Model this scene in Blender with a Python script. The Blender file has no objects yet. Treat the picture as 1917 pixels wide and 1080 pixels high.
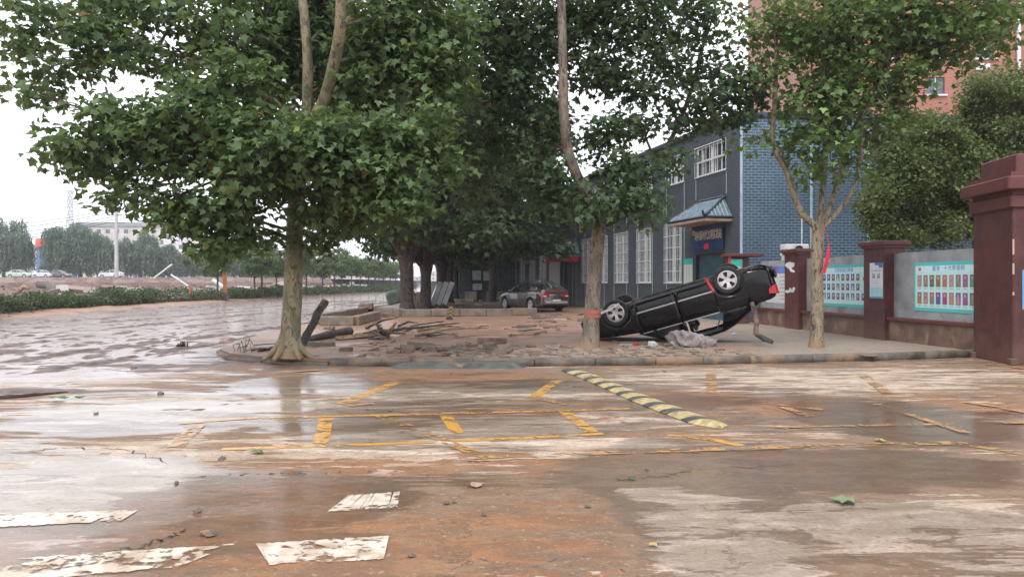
import bpy, math, random
import numpy as np
from mathutils import Vector, Matrix
R = math.radians
random.seed(7)
scene = bpy.context.scene
# ------------------------------------------------------------------ camera
F = 1400.0                                 # focal length in photo pixels (1917 wide)
CAMZ = 1.5
cam_d = bpy.data.cameras.new('camera')
cam = bpy.data.objects.new('camera', cam_d)
scene.collection.objects.link(cam)
cam.location = (0, 0, CAMZ)
cam.rotation_euler = (R(90), 0, 0)
cam_d.sensor_width = 36
cam_d.lens = 36 * F / 1917
cam_d.shift_y = -11 / 1917
cam_d.clip_end = 5000
scene.camera = cam
# ------------------------------------------------------------------ world, sun, exposure
SUN_EL, SUN_ROT = R(55), R(200)
world = bpy.data.worlds.new('World'); scene.world = world
world.use_nodes = True
wn = world.node_tree; wn.nodes.clear()
sky = wn.nodes.new('ShaderNodeTexSky'); sky.sky_type = 'NISHITA'; sky.sun_disc = False
sky.sun_elevation = SUN_EL; sky.sun_rotation = SUN_ROT; sky.dust_density = 4; sky.air_density = 1.2
hs = wn.nodes.new('ShaderNodeHueSaturation'); hs.inputs['Saturation'].default_value = 0.35
mx = wn.nodes.new('ShaderNodeMix'); mx.data_type = 'RGBA'; mx.inputs[0].default_value = 0.86
cl = wn.nodes.new('ShaderNodeTexNoise'); cl.inputs['Scale'].default_value = 1.6; cl.inputs['Detail'].default_value = 3
cr = wn.nodes.new('ShaderNodeValToRGB')
cr.color_ramp.elements[0].color = (9.2, 9.5, 10.3, 1); cr.color_ramp.elements[0].position = .35
cr.color_ramp.elements[1].color = (10.6, 10.7, 11.2, 1); cr.color_ramp.elements[1].position = .65
bg = wn.nodes.new('ShaderNodeBackground'); bg.inputs['Strength'].default_value = 0.10
wo = wn.nodes.new('ShaderNodeOutputWorld')
wn.links.new(sky.outputs[0], hs.inputs['Color']); wn.links.new(hs.outputs[0], mx.inputs[6])
wn.links.new(cl.outputs['Fac'], cr.inputs[0]); wn.links.new(cr.outputs[0], mx.inputs[7])
wn.links.new(mx.outputs[2], bg.inputs['Color']); wn.links.new(bg.outputs[0], wo.inputs['Surface'])
sd = bpy.data.lights.new('sun', 'SUN'); sd.energy = 1.3; sd.angle = R(20); sd.color = (1, .96, .9)
sun = bpy.data.objects.new('sun', sd); scene.collection.objects.link(sun)
sun.rotation_euler = (R(35), 0, R(-25))
scene.view_settings.view_transform = 'Standard'; scene.view_settings.look = 'None'
scene.view_settings.exposure = 0.92; scene.view_settings.gamma = 1
scene.view_settings.use_curve_mapping = False
scene.render.engine = 'CYCLES'
cy = scene.cycles
cy.use_denoising = True
try: cy.denoiser = 'OPENIMAGEDENOISE'
except Exception: pass
cy.max_bounces = 6; cy.diffuse_bounces = 3; cy.glossy_bounces = 3; cy.transmission_bounces = 4
cy.transparent_max_bounces = 8; cy.volume_bounces = 1
cy.caustics_reflective = False; cy.caustics_refractive = False

# ------------------------------------------------------------------ coordinate helpers
def W(px, py, Y): return Vector(((px - 958.5) / F * Y, Y, CAMZ + (529 - py) / F * Y))
def G(px, py, z=0.0):
    Y = (CAMZ - z) * F / (py - 529)
    return Vector(((px - 958.5) / F * Y, Y, z))
def lerp(a, b, t): return a + (b - a) * t

# ------------------------------------------------------------------ materials
def nt(name):
    m = bpy.data.materials.new(name); m.use_nodes = True
    t = m.node_tree; t.nodes.clear()
    return m, t
class N:
    """tiny node-building helper"""
    def __init__(s, t): s.t = t
    def node(s, typ, **kw):
        n = s.t.nodes.new(typ)
        for k, v in kw.items(): setattr(n, k, v)
        return n
    def link(s, a, b): s.t.links.new(a, b)
    def set(s, inp, v):
        if isinstance(v, bpy.types.NodeSocket): s.t.links.new(v, inp)
        else: inp.default_value = v
    def noise(s, vec, scale, detail=4, dist=0.0, rough=.55):
        n = s.node('ShaderNodeTexNoise'); s.set(n.inputs['Scale'], scale); n.inputs['Detail'].default_value = detail
        n.inputs['Distortion'].default_value = dist; n.inputs['Roughness'].default_value = rough
        if vec is not None: s.link(vec, n.inputs['Vector'])
        return n.outputs['Fac']
    def math(s, op, a, b=0.0, clamp=False):
        n = s.node('ShaderNodeMath', operation=op, use_clamp=clamp); s.set(n.inputs[0], a); s.set(n.inputs[1], b)
        return n.outputs[0]
    def step(s, x, lo, hi, a=0.0, b=1.0):
        n = s.node('ShaderNodeMapRange', interpolation_type='SMOOTHSTEP')
        s.set(n.inputs['Value'], x); n.inputs['From Min'].default_value = lo; n.inputs['From Max'].default_value = hi
        s.set(n.inputs['To Min'], a); s.set(n.inputs['To Max'], b)
        return n.outputs[0]
    def mix(s, f, a, b, blend='MIX'):
        n = s.node('ShaderNodeMix', data_type='RGBA', blend_type=blend)
        s.set(n.inputs[0], f)
        for i, v in ((6, a), (7, b)):
            if isinstance(v, tuple) and len(v) == 3: v = v + (1,)
            s.set(n.inputs[i], v)
        return n.outputs[2]
    def mapping(s, vec, scale=(1, 1, 1), rot=(0, 0, 0)):
        n = s.node('ShaderNodeMapping'); n.inputs['Scale'].default_value = scale; n.inputs['Rotation'].default_value = rot
        s.link(vec, n.inputs['Vector']); return n.outputs[0]
    def bump(s, h, strength=.3, dist=.02):
        n = s.node('ShaderNodeBump'); s.set(n.inputs['Strength'], strength); n.inputs['Distance'].default_value = dist
        s.link(h, n.inputs['Height']); return n.outputs[0]
    def attr(s, name):
        return s.node('ShaderNodeAttribute', attribute_name=name)
    def out(s, bsdf):
        o = s.node('ShaderNodeOutputMaterial'); s.link(bsdf, o.inputs['Surface'])
    def pr(s, **kw):
        p = s.node('ShaderNodeBsdfPrincipled')
        for k, v in kw.items():
            k = k.replace('_', ' ')
            if isinstance(v, tuple) and len(v) == 3: v = v + (1,)
            s.set(p.inputs[k], v)
        return p
def simple(name, col, rough=.6, metal=0.0, var=.25, vs=6.0, bump=.15, mud=0.0, coat=0.0, bs=None):
    """a material with uneven colour, fine grain and optional mud film"""
    m, t = nt(name); n = N(t)
    co = n.node('ShaderNodeTexCoord').outputs['Object']
    f = n.noise(co, vs, 6, .3)
    dark = tuple(c * (1 - var) for c in col); lite = tuple(min(1, c * (1 + var * .8)) for c in col)
    c = n.mix(n.step(f, .3, .7), dark, lite)
    r = rough
    if mud > 0:
        f2 = n.noise(co, 2.3, 7, .5)
        mf = n.step(f2, .62 - mud * .35, .74 - mud * .25)
        c = n.mix(mf, c, (.22, .145, .095)); r = n.step(mf, 0, 1, rough, .75)
    f3 = n.noise(co, bs or vs * 7, 4)
    p = n.pr(Base_Color=c, Roughness=r, Metallic=metal, Normal=n.bump(f3, bump, .01))
    if coat: p.inputs['Coat Weight'].default_value = coat; p.inputs['Coat Roughness'].default_value = .05
    n.out(p.outputs[0]); return m
def attr_mat(name, rough=.7, bump=.2, grain=.25):
    m, t = nt(name); n = N(t)
    co = n.node('ShaderNodeTexCoord').outputs['Object']
    c = n.attr('Col').outputs['Color']
    f = n.noise(co, 9, 6, .3)
    c = n.mix(n.step(f, .3, .72, grain, 0), c, (.10, .075, .06), 'MIX')
    p = n.pr(Base_Color=c, Roughness=rough, Normal=n.bump(n.noise(co, 40, 4), bump, .01))
    n.out(p.outputs[0]); return m
def bark_mat(name='plane_tree_bark', pal=((.185, .18, .105), (.33, .28, .18), (.13, .09, .06), (.23, .24, .145))):
    m, t = nt(name); n = N(t)
    co = n.node('ShaderNodeTexCoord').outputs['Object']
    st = n.mapping(co, (1, 1, .35))
    a = n.noise(st, 7, 5, .8); b = n.noise(st, 16, 6, 1.2); c_ = n.noise(co, 60, 4)
    col = n.mix(n.step(a, .42, .56), pal[0], pal[1])
    col = n.mix(n.step(b, .55, .60), col, pal[2])
    col = n.mix(n.step(n.noise(st, 5, 3, 1.0), .60, .68), col, pal[3])
    z = n.node('ShaderNodeSeparateXYZ'); n.link(co, z.inputs[0])
    mud = n.step(n.math('ADD', z.outputs[2], n.math('MULTIPLY', a, .8)), .70, .38)
    col = n.mix(mud, col, (.30, .20, .125))
    col = n.mix(n.step(c_, .3, .7, .25, 0), col, (.06, .05, .04))
    h = n.math('ADD', n.math('MULTIPLY', b, .6), n.math('MULTIPLY', c_, .4))
    p = n.pr(Base_Color=col, Roughness=.8, Normal=n.bump(h, .6, .03)); n.out(p.outputs[0]); return m
def leaf_mat(name, c1, c2, c3, yellow=(.20, .26, .05), brown=(.20, .08, .04), rough=.5, trans=.36):
    c1, c2, c3 = [(a * 1.18, b * 1.15, c * 1.4) for a, b, c in (c1, c2, c3)]
    m, t = nt(name); n = N(t)
    r = n.attr('rnd').outputs['Fac']
    ramp = n.node('ShaderNodeValToRGB'); n.link(r, ramp.inputs[0]); e = ramp.color_ramp.elements
    e[0].position = 0; e[0].color = brown + (1,)
    e[1].position = .004; e[1].color = c1 + (1,)
    for p_, c in ((.45, c2), (.82, c3), (.95, tuple(x * 1.5 for x in c3)), (1, yellow)):
        q = e.new(p_); q.color = c + (1,)
    co = n.node('ShaderNodeTexCoord').outputs['Object']
    c = n.mix(n.step(n.noise(co, .55, 3), .35, .65), ramp.outputs[0], n.mix(.5, ramp.outputs[0], c1))
    p = n.pr(Base_Color=c, Roughness=rough); p.inputs['Specular IOR Level'].default_value = .35
    tr = n.node('ShaderNodeBsdfTranslucent'); n.link(n.mix(.5, c, yellow), tr.inputs[0])
    ms = n.node('ShaderNodeMixShader'); ms.inputs[0].default_value = trans
    n.link(p.outputs[0], ms.inputs[1]); n.link(tr.outputs[0], ms.inputs[2]); n.out(ms.outputs[0]); return m
def brick_mat(name, c1, c2, mortar, w=.29, h=.115, ms=.012, rough=.55, horiz=False):
    m, t = nt(name); n = N(t)
    uv = n.node('ShaderNodeUVMap', uv_map='UVMap').outputs[0]
    b = n.node('ShaderNodeTexBrick'); n.link(uv, b.inputs['Vector'])
    b.inputs['Scale'].default_value = 1; b.inputs['Brick Width'].default_value = w; b.inputs['Row Height'].default_value = h
    b.inputs['Mortar Size'].default_value = ms; b.inputs['Mortar Smooth'].default_value = .25
    b.inputs['Color1'].default_value = c1 + (1,); b.inputs['Color2'].default_value = c2 + (1,)
    b.inputs['Mortar'].default_value = mortar + (1,)
    f = n.noise(uv, .55, 7, .4)
    c = n.mix(n.step(f, .35, .7, 0, .45), b.outputs[0], tuple(x * .65 for x in c2))
    c = n.mix(n.step(n.noise(uv, 14, 4), .45, .8, 0, .35), c, mortar)
    sp = n.node('ShaderNodeSeparateXYZ'); n.link(uv, sp.inputs[0])
    hh = n.math('ADD', sp.outputs[1], n.math('MULTIPLY', n.noise(uv, 1.2, 4), .5))
    c = n.mix(n.step(hh, .9, .55, 0, .55), c, (.15, .12, .10))
    p = n.pr(Base_Color=c, Roughness=rough, Normal=n.bump(b.outputs['Fac'], -.5, .01)); n.out(p.outputs[0]); return m
def glass_mat(name, col=(.03, .04, .045), rough=.05):
    m, t = nt(name); n = N(t)
    co = n.node('ShaderNodeTexCoord').outputs['Object']
    c = n.mix(n.step(n.noise(co, 1.4, 4, .3), .4, .65), col, tuple(x * 2.2 + .03 for x in col))
    p = n.pr(Base_Color=c, Roughness=rough); p.inputs['Specular IOR Level'].default_value = .8
    n.out(p.outputs[0]); return m

M = {}
M['bark'] = bark_mat(); M['bark2'] = bark_mat('pinkish_plane_bark', ((.15, .125, .10), (.25, .20, .155), (.07, .05, .04), (.19, .18, .12))); M['bark3'] = bark_mat('spotted_plane_bark', ((.20, .165, .11), (.30, .24, .165), (.06, .043, .033), (.16, .15, .10)))
M['darkbark'] = simple('dark_wet_bark', (.075, .058, .052), .8, 0, .5, 9, .6, mud=.10)
M['leaf1'] = leaf_mat('plane_leaves', (.034, .066, .020), (.078, .135, .044), (.155, .235, .080))
M['leaf2'] = leaf_mat('dark_plane_leaves', (.028, .054, .022), (.055, .098, .040), (.105, .165, .062), yellow=(.13, .19, .05))
M['leaf3'] = leaf_mat('bright_plane_leaves', (.038, .075, .018), (.085, .150, .038), (.16, .24, .065))
M['camphor'] = leaf_mat('evergreen_leaves', (.032, .052, .012), (.075, .112, .028), (.155, .20, .052), yellow=(.22, .25, .07))
M['willow'] = leaf_mat('willow_leaves', (.06, .10, .065), (.10, .155, .09), (.16, .225, .125), yellow=(.22, .28, .14), brown=(.10, .13, .08))
M['hedge'] = leaf_mat('hedge_leaves', (.02, .042, .014), (.035, .07, .022), (.07, .11, .03), yellow=(.15, .18, .06), brown=(.14, .09, .05))
M['black_paint'] = simple('black_car_paint', (.003, .0034, .0055), .35, 0, .35, 3, .03, mud=.0, coat=.2)
_p = [q for q in M['black_paint'].node_tree.nodes if q.type == 'BSDF_PRINCIPLED'][0]; _p.inputs['Specular IOR Level'].default_value = .28; _p.inputs['Roughness'].default_value = .16
M['grey_paint'] = simple('grey_car_paint', (.105, .093, .09), .28, .45, .2, 3, .02, mud=.05, coat=.9)
M['white_paint'] = simple('white_car_paint', (.6, .62, .64), .3, 0, .1, 3, .02, coat=.6)
M['green_paint'] = simple('pale_green_car_paint', (.42, .52, .45), .3, 0, .1, 3, .02, coat=.6)
M['rubber'] = simple('rubber', (.018, .018, .019), .75, 0, .4, 20, .4, mud=.1)
M['alloy'] = simple('alloy_rim', (.62, .62, .63), .3, .6, .12, 8, .05)
M['plastic'] = simple('black_plastic', (.02, .021, .022), .55, 0, .3, 8, .1, mud=.1)
M['under'] = simple('muddy_underbody', (.05, .048, .046), .7, .2, .5, 6, .5, mud=.35)
M['redlens'] = simple('red_lens', (.42, .015, .02), .15, 0, .2, 12, .02, coat=1)
M['whitelens'] = simple('clear_lens', (.75, .72, .7), .15, 0, .1, 12, .02, coat=1)
M['chrome'] = simple('worn_metal_trim', (.50, .50, .52), .3, .8, .15, 9, .05)
M['glass'] = glass_mat('window_glass'); M['carglass'] = glass_mat('car_glass', (.02, .022, .025), .03)
def maroon():
    m, t = nt('maroon_painted_plaster'); n = N(t); pos = n.node('ShaderNodeNewGeometry').outputs['Position']
    f = n.noise(pos, 2.2, 7, .4, .65); st_ = n.noise(n.mapping(pos, (6, 6, .35)), 2.0, 6, .3, .6); z = n.node('ShaderNodeSeparateXYZ'); n.link(pos, z.inputs[0])
    c = n.mix(n.step(f, .38, .62), (.058, .015, .015), (.092, .024, .022)); c = n.mix(n.step(st_, .52, .66, 0, .55), c, (.035, .016, .017)); c = n.mix(n.step(st_, .36, .30, 0, .4), c, (.15, .075, .07))
    c = n.mix(n.step(n.math('ADD', z.outputs[2], n.math('MULTIPLY', n.noise(pos, 3, 6, .4), 1.3)), 1.35, .75, 0, .45), c, (.15, .085, .06))
    c = n.mix(n.step(n.noise(pos, 17, 6, .3, .7), .66, .69), c, (.30, .22, .19))
    p = n.pr(Base_Color=c, Roughness=.5, Normal=n.bump(n.math('ADD', f, n.noise(pos, 40, 4)), .35, .015)); n.out(p.outputs[0]); M['maroon'] = m
maroon()
M['maroon2'] = simple('maroon_painted_trim', (.105, .028, .026), .5, 0, .25, 2.5, .15)
M['plaster'] = simple('grey_stained_plaster', (.26, .275, .28), .75, 0, .3, 1.6, .2, mud=.08)
M['brown_plinth'] = simple('brown_muddy_plinth', (.13, .075, .055), .7, 0, .35, 2.0, .2, mud=.4)
M['white_metal'] = simple('white_painted_metal', (.62, .64, .66), .45, .1, .2, 9, .05)
M['white_wall'] = simple('white_wall_paint', (.55, .57, .58), .6, 0, .2, 2, .08)
M['darkmetal'] = simple('dark_steel', (.035, .042, .05), .45, .4, .3, 6, .1)
M['concrete'] = simple('muddy_concrete', (.17, .145, .12), .7, 0, .35, 3.5, .5, mud=.35)
M['kerb'] = simple('worn_kerb_stone', (.105, .092, .075), .6, 0, .5, 3.2, .8, mud=.36)
M['rampmat'] = simple('dark_rubber_ramp', (.075, .078, .072), .5, 0, .4, 5, .4, mud=.15)
M['log'] = simple('wet_dark_wood', (.05, .038, .034), .6, 0, .6, 11, .9, mud=.1)
M['wood'] = simple('pale_splintered_wood', (.30, .2, .12), .7, 0, .5, 9, .6, mud=.3)
M['brick'] = simple('muddy_loose_brick', (.15, .105, .08), .6, 0, .45, 7, .6, mud=.35)
M['cloth'] = simple('grey_wet_cloth', (.25, .215, .21), .85, 0, .35, 9, .4, mud=.15)
M['redcloth'] = simple('red_cloth', (.62, .02, .05), .7, 0, .2, 9, .1)
M['attr'] = attr_mat('coloured_surfaces', .65, .2, .22)
M['print'] = attr_mat('printed_surfaces', .3, .02, .06)
M['roofblue'] = simple('glazed_blue_roof_tile', (.13, .19, .23), .35, 0, .3, 5, .1)
M['darkroof'] = simple('dark_roof_ridge', (.04, .045, .07), .5, 0, .3, 5, .1)
M['soffit'] = simple('tan_soffit_board', (.27, .20, .16), .7, 0, .25, 4, .1)
M['door'] = simple('teal_steel_door', (.028, .075, .095), .5, .1, .2, 2, .06)
M['facade'] = brick_mat('dark_painted_brick', (.034, .044, .056), (.046, .057, .069), (.085, .102, .12), w=.24, h=.085, ms=.008)
M['sidebrick'] = brick_mat('blue_painted_brick', (.030, .064, .108), (.046, .090, .145), (.20, .28, .345), w=.26, h=.098, ms=.011)
M['apartment'] = brick_mat('salmon_tile_facade', (.31, .115, .075), (.35, .13, .085), (.36, .19, .14), w=.3, h=.1, ms=.01)
M['pipe'] = simple('pale_downpipe', (.33, .43, .48), .5, 0, .2, 6, .05)
M['twig'] = simple('thin_branches', (.10, .085, .06), .8, 0, .4, 10, .4)
M['hill'] = simple('far_hills_green', (.10, .14, .11), .9, 0, .25, .01, 0)
M['curtain'] = simple('pale_curtain', (.42, .44, .44), .8, 0, .25, 5, .1)
M['orange'] = simple('orange_painted_post', (.50, .22, .08), .6, 0, .2, 3, .1)

# ------------------------------------------------------------------ mesh helpers
C = scene.collection
class MB:
    def __init__(s): s.v = []; s.f = []; s.c = []; s.m = []; s.col = (.5, .5, .5); s.mi = 0
    def add(s, vs, fs):
        o = len(s.v); s.v += [tuple(v) for v in vs]
        for f in fs: s.f.append([i + o for i in f]); s.c.append(s.col); s.m.append(s.mi)
        return s
    def box(s, c, d, rot=None, bev=0.0, taper=1.0):
        x, y, z = d[0] / 2, d[1] / 2, d[2] / 2
        if bev > 0:
            b = min(bev, x * .9, y * .9, z * .9); vs = []; 
            ring = [(-x + b, -y), (x - b, -y), (x, -y + b), (x, y - b), (x - b, y), (-x + b, y), (-x, y - b), (-x, -y + b)]
            ins = [(px * (x - b) / x if abs(px) >= x - 1e-9 or True else px, py * (y - b) / y) for px, py in ring]
            for zz, rr in ((-z, ins), (-z + b, ring), (z - b, ring), (z, ins)):
                vs += [Vector((p[0], p[1], zz)) for p in rr]
            fs = [list(range(7, -1, -1)), list(range(24, 32))]
            for k in range(3):
                for i in range(8):
                    j = (i + 1) % 8; fs.append([k * 8 + i, k * 8 + j, k * 8 + 8 + j, k * 8 + 8 + i])
        else:
            vs = [Vector((sx * x * (taper if sz > 0 else 1), sy * y * (taper if sz > 0 else 1), sz * z)) for sz in (-1, 1) for sx, sy in ((-1, -1), (1, -1), (1, 1), (-1, 1))]
            fs = [[3, 2, 1, 0], [4, 5, 6, 7], [0, 1, 5, 4], [1, 2, 6, 5], [2, 3, 7, 6], [3, 0, 4, 7]]
        if rot is not None:
            if not isinstance(rot, Matrix): rot = Matrix.Rotation(rot[2], 3, 'Z') @ Matrix.Rotation(rot[1], 3, 'Y') @ Matrix.Rotation(rot[0], 3, 'X')
            vs = [rot @ v for v in vs]
        c = Vector(c); return s.add([v + c for v in vs], fs)
    def tube(s, pts, rad, n=8, cap=True, wob=0.0, sq=1.0):
        pts = [Vector(p) for p in pts]
        if not hasattr(rad, '__len__'): rad = [rad] * len(pts)
        vs = []; up = Vector((0.13, .97, .21)).normalized(); 
        for i, p in enumerate(pts):
            d = (pts[min(i + 1, len(pts) - 1)] - pts[max(i - 1, 0)]).normalized()
            a = d.cross(up)
            if a.length < .1: a = d.cross(Vector((1, 0, 0)))
            a.normalize(); b = d.cross(a)
            for k in range(n):
                t = 2 * math.pi * k / n; r = rad[i] * (1 + wob * (random.random() - .5))
                vs.append(p + a * math.cos(t) * r + b * math.sin(t) * r * sq)
        fs = []
        for i in range(len(pts) - 1):
            for k in range(n):
                j = (k + 1) % n; fs.append([i * n + k, i * n + j, i * n + n + j, i * n + n + k])
        if cap: fs.append(list(range(n - 1, -1, -1))); fs.append([(len(pts) - 1) * n + k for k in range(n)])
        return s.add(vs, fs)
    def lathe(s, prof, n=24, mat=None, axis='Y'):
        """prof = (r, h) pairs around axis"""
        vs = []; fs = []
        for r, h in prof:
            for k in range(n):
                t = 2 * math.pi * k / n; c, q = math.cos(t) * r, math.sin(t) * r
                v = Vector((c, h, q)) if axis == 'Y' else Vector((c, q, h))
                vs.append(mat @ v if mat else v)
        for i in range(len(prof) - 1):
            for k in range(n):
                j = (k + 1) % n; fs.append([i * n + k, i * n + j, i * n + n + j, i * n + n + k])
        return s.add(vs, fs)
    def prism(s, poly, h0, h1, frame=None):
        """poly (u,v) extruded from w=h0 to h1; frame maps (u,v,w)->world Vector"""
        fr = frame or (lambda u, v, w: Vector((u, v, w)))
        n = len(poly)
        vs = [fr(u, v, h0) for u, v in poly] + [fr(u, v, h1) for u, v in poly]
        fs = [list(range(n - 1, -1, -1)), list(range(n, 2 * n))] + [[i, (i + 1) % n, n + (i + 1) % n, n + i] for i in range(n)]
        return s.add(vs, fs)
    def quad(s, a, b, c, d): return s.add([a, b, c, d], [[0, 1, 2, 3]])
    def jitter(s, amt):
        cache = {}
        for i, v in enumerate(s.v):
            k = tuple(round(x, 4) for x in v)
            if k not in cache: cache[k] = tuple(random.uniform(-amt, amt) for _ in range(3))
            j = cache[k]; s.v[i] = (v[0] + j[0], v[1] + j[1], v[2] + j[2])
        return s
    def build(s, name, mat, parent=None, smooth=False, ang=40, solid=0.0, bevel=0.0, local=None, subsurf=0):
        me = bpy.data.meshes.new(name)
        me.from_pydata(s.v, [], s.f); me.update()
        mats = mat if isinstance(mat, (list, tuple)) else [mat]
        for m in mats: me.materials.append(M[m] if isinstance(m, str) else m)
        if len(mats) > 1: me.polygons.foreach_set('material_index', s.m)
        if any(M.get(m) in (M['attr'], M['print']) for m in mats if isinstance(m, str)):
            a = me.color_attributes.new('Col', 'FLOAT_COLOR', 'CORNER')
            buf = []
            for p, c in zip(me.polygons, s.c): buf += (list(c) + [1]) * p.loop_total
            a.data.foreach_set('color', buf)
        import bmesh
        b = bmesh.new(); b.from_mesh(me); bmesh.ops.recalc_face_normals(b, faces=b.faces); b.to_mesh(me); b.free()
        if smooth:
            me.polygons.foreach_set('use_smooth', [True] * len(me.polygons)); me.set_sharp_from_angle(angle=R(ang))
        o = bpy.data.objects.new(name, me); C.objects.link(o)
        if parent is not None: o.parent = parent
        if local: o.matrix_local = local
        if solid: md = o.modifiers.new('s', 'SOLIDIFY'); md.thickness = solid; md.offset = -1
        if bevel: md = o.modifiers.new('b', 'BEVEL'); md.width = bevel; md.segments = 2; md.limit_method = 'ANGLE'
        if subsurf: md = o.modifiers.new('ss', 'SUBSURF'); md.levels = md.render_levels = subsurf
        return o
def thing(name, label, cat, loc=(0, 0, 0), rot=(0, 0, 0), group=None):
    o = bpy.data.objects.new(name, None); C.objects.link(o); o.location = loc; o.rotation_euler = rot
    o.empty_display_size = .1
    o['label'] = label; o['category'] = cat
    if group: o['group'] = group
    return o
def tag(o, label, cat, group=None):
    o['label'] = label; o['category'] = cat
    if group: o['group'] = group
    return o
def struct(o, kind='structure'): o['kind'] = kind; return o
def copy_tree(o, parent=None):
    c = o.copy(); C.objects.link(c); c.parent = parent
    for ch in list(o.children): copy_tree(ch, c)
    return c
def uvbox(o, du, dv=Vector((0, 0, 1))):
    """metric UVs: u along du, v along z"""
    me = o.data; uv = me.uv_layers.new(name='UVMap')
    for l in me.loops:
        co = me.vertices[l.vertex_index].co; uv.data[l.index].uv = (co.dot(du), co.dot(dv))
def sstep(x, a, b):
    t = np.clip((x - a) / (b - a), 0, 1); return t * t * (3 - 2 * t)

# ------------------------------------------------------------------ pavement outline (raised platform)
PZ = 0.12
PAVE = [(9.35, 15.2), (6.9, 14.45), (4.4, 13.95), (2.6, 13.65), (.4, 13.5), (-1.8, 13.45), (-3.3, 13.6), (-4.6, 13.95), (-5.5, 14.6), (-6.1, 15.6),
        (-6.5, 18), (-6.8, 21), (-6.9, 25), (-7.2, 30), (-7.4, 40), (-7.6, 60), (-7.8, 95)]
# ------------------------------------------------------------------ ground sheet
def blob(X, Y, px, py, rx, ry, gain=1.0):
    """an elliptical patch of the ground, centred where the photo shows it; radii given in photo pixels there"""
    c = G(px, py); a = G(px + rx, py); far = G(px, py - ry); near = G(px, py + ry)
    ax = abs(a.x - c.x); ay = max(.05, (far.y - near.y) / 2); cy = (far.y + near.y) / 2
    d = ((X - c.x) / ax) ** 2 + ((Y - cy) / ay) ** 2
    return gain * (1 - sstep(np.sqrt(d), .55, 1.35))
def ground():
    xs = np.concatenate([-np.geomspace(1500, 32, 22), np.arange(-31, -11, .5), np.arange(-11, 12, .13), np.arange(12, 30, 1.0), np.geomspace(31, 1500, 18)])
    ys = np.concatenate([[-60, -20, -5, 0, 1.5], np.arange(2.6, 20, .11), np.arange(20, 60, .5), np.geomspace(61, 2500, 40)])
    X, Y = np.meshgrid(xs, ys); nx, ny = len(xs), len(ys)
    Z = np.zeros_like(X)
    # river channel beyond the hedge, far bank higher
    t = sstep(X + 28, 0, 6) if False else None
    pale = np.full_like(X, .50); mud = np.full_like(X, .5); wet = np.full_like(X, .55)
    B = lambda *a: blob(X, Y, *a)
    # reddish mud
    for a in ((470, 950, 230, 55, .45), (250, 1060, 420, 30, .25), (480, 1000, 160, 40, .2), (1350, 855, 160, 18, .3), (1400, 735, 160, 35, .4), (850, 705, 170, 12, .4),
              (900, 870, 330, 20, .25), (1850, 760, 120, 20, .3), (1200, 750, 140, 14, .35), (1050, 780, 90, 10, .3), (650, 880, 200, 15, .3)): mud += B(*a)
    for a in ((1500, 890, 420, 45, -.45), (650, 800, 240, 22, -.4), (1120, 1040, 150, 60, -.1), (1000, 725, 100, 14, -.3), (850, 800, 160, 30, -.35), (1680, 790, 150, 36, -.35), (1300, 980, 200, 80, -.3), (150, 900, 260, 90, -.45), (1000, 900, 220, 30, -.3), (350, 740, 250, 30, -.2)): mud += B(*a)
    # pale silt and washed concrete; right-centre diagonal paints the sky's white glitter into the colour
    for a in ((1750, 1000, 280, 80, .26), (130, 900, 260, 80, .28), (760, 820, 250, 18, .3), (830, 738, 260, 12, .38), (1480, 715, 330, 24, .35), (1150, 790, 120, 14, .2), (250, 770, 220, 30, .3), (520, 760, 120, 14, .3), (1210, 905, 70, 28, .3), (1270, 950, 110, 34, .32), (1340, 1000, 130, 40, .3), (1380, 1050, 140, 40, .25), (1215, 1000, 40, 60, .2), (700, 845, 200, 14, .3), (940, 800, 160, 9, .3), (560, 785, 120, 9, .25), (1080, 742, 150, 7, .3), (1130, 830, 120, 8, .3), (1700, 700, 240, 12, .3), (1830, 960, 110, 50, .2),
              (1000, 830, 250, 12, .25), (120, 720, 200, 25, .2), (1050, 850, 60, 8, .2)): pale += B(*a)
    for a in ((480, 950, 260, 60, -.6), (950, 990, 300, 100, -.5), (1480, 885, 420, 40, -.6), (250, 1050, 300, 30, -.3), (1680, 790, 150, 36, -.4), (620, 800, 180, 14, -.3), (900, 705, 200, 10, -.3), (1250, 750, 180, 14, -.3)): pale += B(*a)
    # standing water
    for a in ((470, 940, 260, 50, .5), (120, 930, 260, 70, .45), (230, 790, 210, 26, .5), (560, 718, 110, 12, .7), (1330, 960, 190, 130, .35), (1500, 880, 420, 40, .45), (1700, 790, 170, 40, .6), (1750, 1010, 260, 80, .3), (900, 750, 700, 40, .12), (800, 800, 320, 30, .12), (250, 1040, 350, 40, .2), (1000, 720, 160, 10, .3)): wet += B(*a)
    for a in ((950, 1010, 230, 90, -.3), (1150, 1070, 120, 20, -.4), (600, 860, 250, 14, -.3), (330, 825, 140, 14, -.3)): wet += B(*a)
    road = sstep(-X - 5.2 - .0 * Y, -.3, 1.6) * sstep(Y, 10.2, 12.2)
    road = np.maximum(road, sstep(-X - 8.0, -1, 1.5) * sstep(Y, 8.8, 11.0)) 
    far = sstep(Y, 60, 110)
    # rise beyond the hedge and river
    bank = sstep(-X - 24.2, 0, 1.2)
    Z -= 3.0 * sstep(-X - 26, 0, 4) * sstep(Y, 20, 24)
    Z += 0.06 * sstep(-X - 21.2, 0, 1.5)
    rng = np.random.default_rng(3)
    V = np.stack([X, Y, Z], -1).reshape(-1, 3)
    I = np.arange(nx * ny).reshape(ny, nx)
    Fq = np.stack([I[:-1, :-1], I[:-1, 1:], I[1:, 1:], I[1:, :-1]], -1).reshape(-1, 4)
    me = bpy.data.meshes.new('ground')
    me.vertices.add(len(V)); me.vertices.foreach_set('co', V.ravel())
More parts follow.
